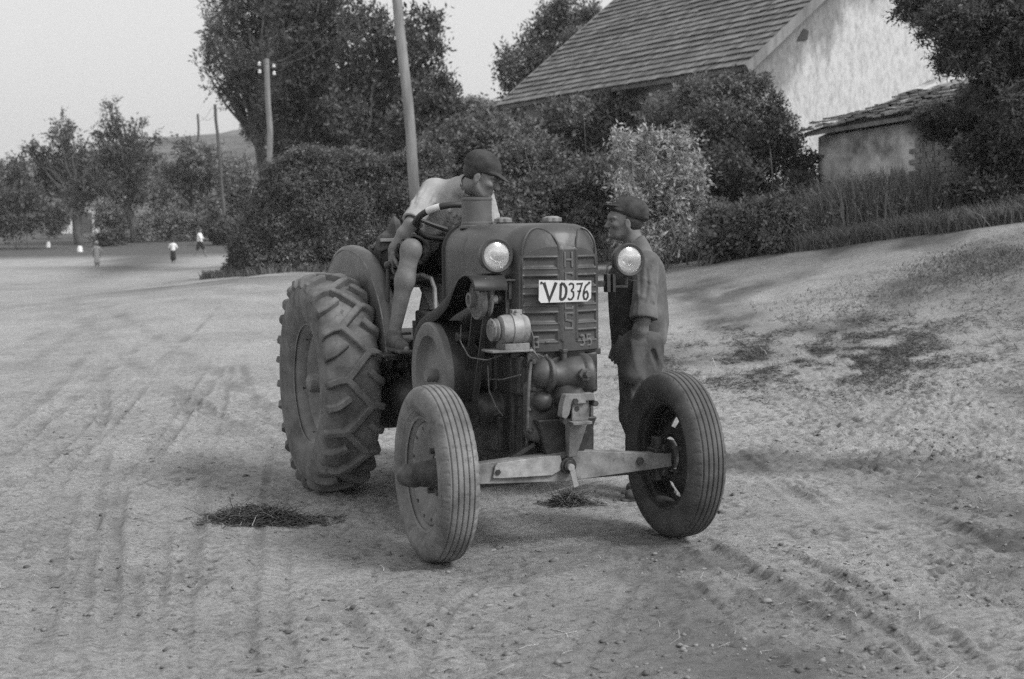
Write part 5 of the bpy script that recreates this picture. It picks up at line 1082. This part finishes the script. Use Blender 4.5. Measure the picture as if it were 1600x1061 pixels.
plant('overhanging_tree', 'dark tree overhanging the hut in the top right corner', 'tree', [(1435, 8, 28), (1478, 28, 46), (1530, 15, 55), (1590, 28, 55), (1500, 78, 42), (1552, 85, 48), (1605, 100, 50), (1545, 132, 34), (1600, 160, 44), (1475, 95, 18), (1440, 45, 12), (1520, 150, 22), (1470, -30, 50), (1560, -40, 60)], 17.4, 6500, .062, 9, .30, 'leaf_dark', None, (1650, 340, 1600, 60), .8, .24, tr=.12, droop=.5, sat=2)
plant('creeper', 'shaggy creeper hanging over the right half of the hut roof', 'plant', [(1440, 178, 18), (1470, 172, 22), (1505, 170, 28), (1455, 198, 20), (1485, 198, 22), (1530, 200, 22)], 19.3, 2600, .05, 6, .25, 'leaf_dark', None, None, .35, .08, droop=.9, crown_name='foliage', trunk_name='stems')
# weeds at the foot of the hut: tall thin stalks
def blades(name, X_, Y_, hmin, hmax, wd, m, lean=.35, parent=None, o=(0, 0, 0)):
    n = len(X_); h = RNG.uniform(hmin, hmax, n); a = RNG.uniform(0, 6.28, n); S = np.stack([np.cos(a), np.sin(a), 0*a], -1)*wd*RNG.uniform(.6, 1.4, n)[:, None]; l = RNG.normal(0, lean, (n, 2))*h[:, None]
    B0 = np.stack([X_, Y_, tz(X_, Y_)-.02], -1)-np.array(o); Md = B0+np.stack([l[:, 0]*.35, l[:, 1]*.35, h*.6], -1); Tp = B0+np.stack([l[:, 0], l[:, 1], h], -1)
    V = np.stack([B0-S, B0+S, Md+S*.7, Md-S*.7, Tp+S*.1, Tp-S*.1], 1).reshape(-1, 3); i = np.arange(n)[:, None]*6
    F = np.concatenate([np.concatenate([i, i+1, i+2, i+3], 1), np.concatenate([i+3, i+2, i+4, i+5], 1)]); return link(name, np_mesh(name, V, F), m, parent, sharp=None)
vx = RNG.uniform(vbx[0], vbx[-1]+1, 34000); q = RNG.random(34000)**1.5*3.2; vy = np.interp(vx, vbx, vby)+q-.1+.25*vnoise(vx, vx*0, 51, 1.5)
tag(blades('verge_grass', vx, vy, .08, .30, .010, M['grass'], .4), kind='stuff')
hx = RNG.uniform(-6.2, -1, 5000); hy = 26.9+RNG.random(5000)*.7+np.clip(-4.6-hx, 0, 2)*.8; tag(blades('hedge_foot_grass', hx, hy, .05, .22, .01, M['grass'], .4), kind='stuff')
gc = gp(1560, 402); gx = gc.x+RNG.normal(0, .9, 22000); gy = gc.y+RNG.normal(0, .42, 22000); tag(blades('road_grass', gx, gy, .015, .06, .006, M['grass'], .6), kind='stuff')
for bl, d_, lb in [((1295, 330, 40), 20.6, 'tall dark weeds at the left foot of the hut wall'), ((1360, 325, 44), 20.0, 'dense dark weeds against the middle of the hut wall'), ((1440, 322, 36), 19.4, 'low weeds in front of the brick patch of the hut')]:
    c = at(bl[0], bl[1], d_); gr = tzf(c.x, c.y); n = 2400; r = bl[2]/FPX*d_
    X_ = c.x+RNG.normal(0, r*.75, n); Y_ = c.y+RNG.normal(0, .35, n); root = empty('weeds', (c.x, c.y, gr)); tag(root, lb, 'weeds', 'weeds along the hut wall')
    blades('stalks', X_, Y_, .15, .25+r*1.9, .006, M['grass'], .25, root, (c.x, c.y, gr))
    P = np.stack([c.x+RNG.normal(0, r*.9, 1800), c.y+RNG.normal(0, .35, 1800), gr+np.abs(RNG.normal(0, r*.65, 1800))], -1); V, F = sprays(P-np.array((c.x, c.y, gr)), unit(RNG.normal(size=(1800, 3))), .05, 5, .4, 0); link('foliage', np_mesh('foliage', V, F), M['leaf_mid'], root, sharp=None)
# ------------------------------------------------------------------ farmhouse
Cn = Vector((3.79, 24.0, 4.16)); Ld = Vector((-.4896, .872, 0)).normalized(); Gd = Vector((Ld.y, -Ld.x, 0)); LEN = 8.05; PIT = .80; HALF = 5.0
hb = Vector((Cn.x, Cn.y, tzf(Cn.x, Cn.y)-.4)); HS = empty('farmhouse', hb); tag(HS, 'whitewashed farmhouse with a steep tiled roof behind the bushes', 'house')
def gable_mat():
    """whitewash that has worn back to grey render along the verge and in streaks"""
    m = bpy.data.materials.new('flaking_whitewash'); m.use_nodes = True; t = m.node_tree; b = t.nodes['Principled BSDF']; b.inputs['Roughness'].default_value = .95; b.inputs['Specular IOR Level'].default_value = .1
    N = t.nodes.new; K = t.links.new; tc = N('ShaderNodeTexCoord'); o = tc.outputs['Object']
    def nz(sc, st, det=9, rg=.7):
        mp = N('ShaderNodeMapping'); mp.inputs['Scale'].default_value = st; K(o, mp.inputs[0]); n = N('ShaderNodeTexNoise'); n.inputs['Scale'].default_value = sc; n.inputs['Detail'].default_value = det; n.inputs['Roughness'].default_value = rg; K(mp.outputs[0], n.inputs[0]); return n.outputs[0]
    def M_(op, a, b_, c=None):
        q = N('ShaderNodeMath'); q.operation = op
        for i, v in enumerate((a, b_, c)):
            if v is None: continue
            if hasattr(v, 'is_linked'): K(v, q.inputs[i])
            else: q.inputs[i].default_value = v
        return q.outputs[0]
    nv_ = (Gd*PIT-Vector((0, 0, 1))); L_ = nv_.length; nv_ /= L_; k0 = rel(Cn)+Vector((0, 0, ez-Cn.z))
    dp = N('ShaderNodeVectorMath'); dp.operation = 'DOT_PRODUCT'; K(o, dp.inputs[0]); dp.inputs[1].default_value = nv_
    dist = M_('SUBTRACT', dp.outputs['Value'], nv_.dot(k0))  # metres below the verge
    f = M_('ADD', M_('MULTIPLY_ADD', nz(1.6, (1, 1, .45)), 1.7, -.85), M_('ADD', dist, M_('MULTIPLY_ADD', nz(7, (1, 1, .25)), .9, -.45)))
    r = N('ShaderNodeValToRGB'); e_ = r.color_ramp.elements; e_[0].position = .30; e_[0].color = (.27, .27, .27, 1); e_[1].position = .62; e_[1].color = (.60, .60, .60, 1); K(M_('MULTIPLY', f, .62), r.inputs[0])
    r2 = N('ShaderNodeValToRGB'); e_ = r2.color_ramp.elements; e_[0].position = .36; e_[0].color = (.52, .52, .52, 1); e_[1].position = .55; e_[1].color = (1, 1, 1, 1); K(nz(11, (1, 1, .45), 10, .8), r2.inputs[0])
    mx = N('ShaderNodeMix'); mx.data_type = 'RGBA'; mx.blend_type = 'MULTIPLY'; mx.inputs[0].default_value = .8; K(r.outputs[0], mx.inputs[6]); K(r2.outputs[0], mx.inputs[7]); K(mx.outputs[2], b.inputs['Base Color'])
    bp = N('ShaderNodeBump'); bp.inputs['Strength'].default_value = .6; bp.inputs['Distance'].default_value = .02; K(nz(14, (1, 1, .6)), bp.inputs['Height']); K(bp.outputs[0], b.inputs['Normal']); return m
M['plaster'] = mat('grey_render', .20, .34, 1.6, .95, .4, 12, spec=.1); M['wood'] = mat('weathered_board', .16, .30, 4, .9, .3, 20)
M['tile'] = mat('clay_tiles', island=(.13, .235), rough=.9, spec=.15); M['tile2'] = mat('broken_tiles', island=(.16, .42), rough=.9, spec=.15)
rel = lambda p: Vector(p)-hb
def gpt(t, z, out=0.): return rel(Cn+Gd*t-Ld*out)+Vector((0, 0, z-Cn.z))
ez = Cn.z-.12;  rz_ = Cn.z+HALF*PIT-.12; zb = hb.z
b = MB(); W0 = .38
poly = [(W0, zb), (2*HALF-W0, zb), (2*HALF-W0, ez+W0*PIT), (HALF, rz_), (W0, ez+W0*PIT)]
b.add([gpt(t, z) for t, z in poly]+[gpt(t, z, -.35) for t, z in poly], [[0, 1, 2, 3, 4], [9, 8, 7, 6, 5]]+[[i, (i+1) % 5, 5+(i+1) % 5, 5+i] for i in range(5)]); b.build('gable_wall', gable_mat(), HS)
b = MB(); hc = gpt(1.42, ez+1.42*PIT-.40, .02); b.prism([(-.12, -.09), (.10, -.07), (.13, .08), (.02, .12)], hc, Gd, (0, 0, 1), -Ld*.006); b.build('wall_hole_shade', M['black'], HS)  # black sheet on the wall surface stands in for the shade of an opening
b = MB()
for off, th_ in ((W0, .35),): b.box(rel(Cn+Ld*(LEN/2)+Gd*(W0+.17))+Vector((0, 0, (zb+ez)/2-Cn.z+.1)), (LEN/2-.36, .17, (ez-zb)/2+.1), Matrix((Ld, Gd, Vector((0, 0, 1)))).transposed())
b.build('long_wall', M['plaster'], HS)
# roof: a boarded slab carrying overlapping rows of tiles
sd_ = (Gd+Vector((0, 0, PIT))).normalized(); nn = sd_.cross(Ld).normalized(); nn = nn if nn.z > 0 else -nn; SL = HALF*math.hypot(1, PIT)
b = MB(); e0 = rel(Cn)-Ld*.30; 
b.add([e0, e0+Ld*(LEN+.5), e0+Ld*(LEN+.5)+sd_*SL, e0+sd_*SL]+[p-nn*.07 for p in (e0, e0+Ld*(LEN+.5), e0+Ld*(LEN+.5)+sd_*SL, e0+sd_*SL)], [[0, 1, 2, 3], [7, 6, 5, 4], [0, 4, 5, 1], [1, 5, 6, 2], [2, 6, 7, 3], [3, 7, 4, 0]])
sb = (Gd*-1+Vector((0, 0, PIT))).normalized(); e1 = rel(Cn)+Gd*(2*HALF)-Ld*.30; nb_ = Vector((Gd.x*PIT, Gd.y*PIT, 1)).normalized()
b.add([e1, e1+Ld*(LEN+.5), e1+Ld*(LEN+.5)+sb*SL, e1+sb*SL]+[p-nb_*.07 for p in (e1, e1+Ld*(LEN+.5), e1+Ld*(LEN+.5)+sb*SL, e1+sb*SL)], [[3, 2, 1, 0], [4, 5, 6, 7], [1, 5, 4, 0], [2, 6, 5, 1], [3, 7, 6, 2], [0, 4, 7, 3]])
rf = b.build('roof', M['wood'], HS)
def tile_rows(name, e0, Lx, Sx, n_, length, slope, ex, wd, m, parent, jit=.006, drop=0., sag=.0, thick=.020):
    V = []; F = []; nr = int(slope/ex); nc = int(length/wd)
    for r in range(nr):
        off = (r % 2)*wd*.5
        for c in range(nc+1):
            if RNG.random() < drop: continue
            u0 = max(0, c*wd-off+.004); u1 = min(length, (c+1)*wd-off-.004)
            if u1-u0 < .03: continue
            j = RNG.normal(0, jit, 3); v0 = r*ex-.02+j[0]; v1 = (r+1)*ex+.06; h0 = .052+j[1]*.6+thick; h1 = .022
            sg = sag*math.sin(u0*1.3+r*.4)*.5+sag*math.sin(r*.9+u0*.45)
            q = [(u0, v0, h0+sg), (u1, v0, h0+sg+j[2]*.5), (u1, v1, h1+sg), (u0, v1, h1+sg), (u0, v0, h0-thick*1.3+sg), (u1, v0, h0-thick*1.3+sg)]; k = len(V)
            V += [e0+Lx*a+Sx*b_+n_*c_ for a, b_, c_ in q]; F += [[k, k+1, k+2, k+3], [k+4, k+5, k+1, k]]
    b = MB(); b.v = V; b.f = F; me = bpy.data.meshes.new(name); me.from_pydata(V, [], F); return link(name, me, m, parent, sharp=None)
tile_rows('roof_tiles', e0, Ld, sd_, nn, LEN+.5, SL, .20, .18, M['tile'], rf, .005, 0, .006, .012)
b = MB(); b.bar(e0+sd_*SL+Vector((0, 0, .05)), e0+sd_*SL+Ld*(LEN+.5)+Vector((0, 0, .05)), .22, .10); b.build('ridge', M['tile'], rf)
for o_ in (-.02, LEN+.5): MB().bar(e0+Ld*o_-sd_*.05-nn*.02, e0+Ld*o_+sd_*SL-nn*.02, .05, .16, nn).build('barge_board', M['pole'], HS, .004)
# ------------------------------------------------------------------ tiled hut against the gable
A_ = at(1256, 208, 22.2); B_ = at(1640, 134, 17.8); B_.z = .5*B_.z+.5*(A_.z+.12); ad = (B_-A_); HL = Vector((ad.x, ad.y, 0)).length; ad = ad.normalized(); rd = Vector((ad.y, -ad.x, 0)); rd = -rd if rd.x < 0 else rd; rd.normalize()
ho = Vector((A_.x, A_.y, tzf(A_.x, A_.y)-.3)); HT = empty('hut', ho); tag(HT, 'low crumbling hut with a sagging tiled roof in front of the gable', 'hut')
M['hut_wall'] = mat('crumbling_mud_plaster', .18, .66, 1.7, .95, .6, 10, spec=.1, detail=10, lo=.40, hi=.60)
a0 = A_-ho; gz0 = -.4; R3 = Matrix((ad, rd, ad.cross(rd)*-1)).transposed()
b = MB(); w0 = a0+rd*.28; hh = (A_.z-ho.z)
b.add([w0+Vector((0, 0, -a0.z-1.5)), w0+ad*HL+Vector((0, 0, -a0.z-1.5)), w0+ad*HL+Vector((0, 0, -.06)), w0+Vector((0, 0, -.06))]+[p+rd*2.2+Vector((0, 0, z)) for p, z in ((w0+Vector((0, 0, -a0.z-1.5)), 0), (w0+ad*HL+Vector((0, 0, -a0.z-1.5)), 0), (w0+ad*HL+Vector((0, 0, -.06)), .95), (w0+Vector((0, 0, -.06)), .95))], [[0, 1, 2, 3], [5, 4, 7, 6], [1, 5, 6, 2], [4, 0, 3, 7], [3, 2, 6, 7]])
b.build('wall', M['hut_wall'], HT)
sh_ = (rd+Vector((0, 0, .30))).normalized(); nh = ad.cross(sh_).normalized(); nh = nh if nh.z > 0 else -nh; 
b = MB(); b.add([a0, a0+ad*HL, a0+ad*HL+sh_*2.5, a0+sh_*2.5]+[p-nh*.06 for p in (a0, a0+ad*HL, a0+ad*HL+sh_*2.5, a0+sh_*2.5)], [[0, 1, 2, 3], [7, 6, 5, 4], [0, 4, 5, 1], [1, 5, 6, 2], [2, 6, 7, 3], [3, 7, 4, 0]]); hr = b.build('roof', M['wood'], HT)
tile_rows('roof_tiles', a0-sh_*.06, ad, sh_, nh, HL, 2.55, .22, .19, M['tile2'], hr, .022, .06, .035, .024)
b = MB(); 
pq = w0+ad*2.2-rd*.012+Vector((0, 0, -a0.z+.35))
for r in range(16):
    for c in range(8):
        if RNG.random() < .12 or c*.25 < (r-9)*.12: continue
        b.box(pq+ad*(c*.25+(r % 2)*.12)+Vector((0, 0, .50+r*.078)), (.112, .018, .032), R3)
b.build('brick_patch', mat('worn_bricks', .16, .30, 9, .95, .4, 30), HT)
# ------------------------------------------------------------------ poles
def pole(px0, py0, px1, py1, d, r0, r1, label, ins=0, ext=1.0, bend=.0):
    g0 = at(px0, py0, d); g1 = at(px1, py1, d); dirv = (g1-g0).normalized(); zb_ = tzf(g0.x, g0.y)-.3; base = g0-dirv*((g0.z-zb_)/dirv.z); topp = g0+(g1-g0)*ext
    root = empty('telegraph_pole', base); tag(root, label, 'pole', 'wooden poles along the road'); b = MB(); n = 10
    L = topp-base; b.tube([L*(i/(n-1))+Vector((bend*math.sin(PI*i/(n-1))+RNG.normal()*.012, 0, 0))*(d/30)*(0 < i < n-1) for i in range(n)], [r0+(r1-r0)*i/(n-1) for i in range(n)], 12); b.build('pole_shaft', M['pole'] if d < 75 else M['bark'], root, sharp=60)
    for k in range(ins):
        sd = 1 if k % 2 else -1; p = L*(.97-.035*(k//2))+Vector((sd*.22, 0, -.06 if k % 2 else 0)); c = MB(); c.tube([L*(.96-.035*(k//2)), p-Vector((0, 0, .06)), p], .012, 6); c.build('bracket', M['iron'], root)
        MB().lathe([(.0005, 0), (.05, 0), (.055, .03), (.035, .05), (.05, .07), (.03, .11), (.0005, .115)], p, (0, 0, 1), 12).build('insulator', M['white'], root)
    return root
pole(643, 312, 617, 0, 26.4, .105, .088, 'tall pale wooden pole rising behind the driver out of the picture', 4, 1.25, .10)
pole(424, 255, 416, 92, 44, .105, .085, 'pale wooden pole with white insulators in front of the leaning leafy tree', 4)
pole(350, 330, 336, 163, 88, .12, .09, 'thin dark leaning pole, left of the leaning leafy tree')
pole(314, 330, 309, 178, 104, .11, .08, 'thinnest and farthest pole above the paler bushy tree')
tops = [at(616, -60, 26.4), at(416, 100, 44), at(336, 168, 88), at(309, 182, 104)]
for k in (-1, 1):
    b = MB(); pts = []
    for p, q in zip(tops[:-1], tops[1:]):
        for i in range(12): t = i/12; pts.append(p.lerp(q, t)+Vector((k*.22, 0, -.5*4*t*(1-t))))
    b.tube(pts+[tops[-1]+Vector((k*.22, 0, 0))], .009, 5); tag(b.build('overhead_wire', M['iron'], sharp=180), 'thin overhead wire strung on the %s side of the telegraph poles' % ('left' if k < 0 else 'right'), 'wire', 'overhead wires')
# ------------------------------------------------------------------ far cottage, post, hills
cp_ = at(132, 366, 112); cz = tzf(cp_.x, cp_.y); CT = empty('cottage', (cp_.x, cp_.y, cz)); tag(CT, 'small white cottage glimpsed under the leaning dark tree far off', 'house')
MB().box((0, 1.5, 1.0), (2.1, 1.5, 1.3)).build('wall', M['white'], CT)
b = MB(); b.add([(-2.4, -.3, 2.2), (2.4, -.3, 2.2), (2.4, 1.5, 3.3), (-2.4, 1.5, 3.3), (2.4, 3.3, 2.2), (-2.4, 3.3, 2.2)], [[0, 1, 2, 3], [3, 2, 4, 5], [0, 5, 4, 1], [0, 3, 5], [1, 4, 2]]); b.build('roof', M['tile'], CT)
b = MB(); b.box((.1, -.012, .75), (.55, .01, .85)); b.build('door', M['leather'], CT)
for x_ in (-1.3, 1.4): MB().box((x_, -.012, 1.15), (.25, .01, .35)).build('window', M['black'], CT)
q = gp(125, 394); tag(MB().tube([(0, 0, -.1), (0, 0, .2), (0, 0, .32)], [.15, .14, .08], 10).build('marker_stone', M['white'], loc=(q.x, q.y, q.z)), 'small white marker stone at the foot of the leaning dark tree', 'stone')
q = gp(75, 387); tag(MB().sphere((0, 0, .2), .33, 12, (1.2, 1, .8)).build('white_goose', M['white'], loc=(q.x, q.y, q.z)) if False else MB().tube([(0, 0, -.1), (.02, 0, .18), (.03, 0, .32)], [.13, .12, .08], 10).build('marker_stone', M['white'], loc=(q.x, q.y, q.z)), 'taller white marker stone on the verge left of the leaning dark tree', 'stone')
ridge = [(-200, 268), (0, 262), (60, 262), (120, 262), (200, 250), (250, 236), (300, 226), (380, 220), (450, 210), (560, 190), (660, 172), (740, 166), (800, 176), (900, 205), (1000, 240), (1200, 280), (1500, 300), (1900, 310)]
HR_ = []
for i, (px, py) in enumerate(ridge):
    t_ = at(px, py, 330); HR_.append((t_.x, t_.z))
hxs = np.linspace(HR_[0][0], HR_[-1][0], 220); hzs = np.interp(hxs, [p[0] for p in HR_], [p[1] for p in HR_])+1.2*vnoise(hxs, hxs*0, 61, .08)+.7*vnoise(hxs, hxs*0, 62, .3)
prof = np.linspace(0, 1, 26); P = np.zeros((220, 26, 3))
for j, t_ in enumerate(prof):
    y_ = 170+320*t_; k_ = math.sin(PI*min(1, t_*1.0))**.9 if t_ < .5 else math.cos(PI*(t_-.5))**.9
    P[:, j, 0] = hxs; P[:, j, 1] = y_; P[:, j, 2] = -1+(hzs+1)*k_+(1.5*vnoise(hxs, hxs*0+y_, 63, .06) if 0 < j < 25 else 0)
grid_mesh('hills', P, mat('wooded_hill', .07, .20, .05, 1, .8, .4, spec=.05, detail=12), sharp=180)['kind'] = 'structure'

# ------------------------------------------------------------------ air: far things fade
hz_ = MB().box((0, 460, 30), (1500, 560, 34)).build('haze', None); tag(hz_, kind='stuff')
hm = bpy.data.materials.new('summer_haze'); hm.use_nodes = True; t = hm.node_tree; t.nodes.clear(); o_ = t.nodes.new('ShaderNodeOutputMaterial'); v_ = t.nodes.new('ShaderNodeVolumePrincipled')
v_.inputs['Density'].default_value = .0005; v_.inputs['Color'].default_value = (.92, .92, .92, 1); t.links.new(v_.outputs[0], o_.inputs['Volume']); hz_.data.materials.append(hm)
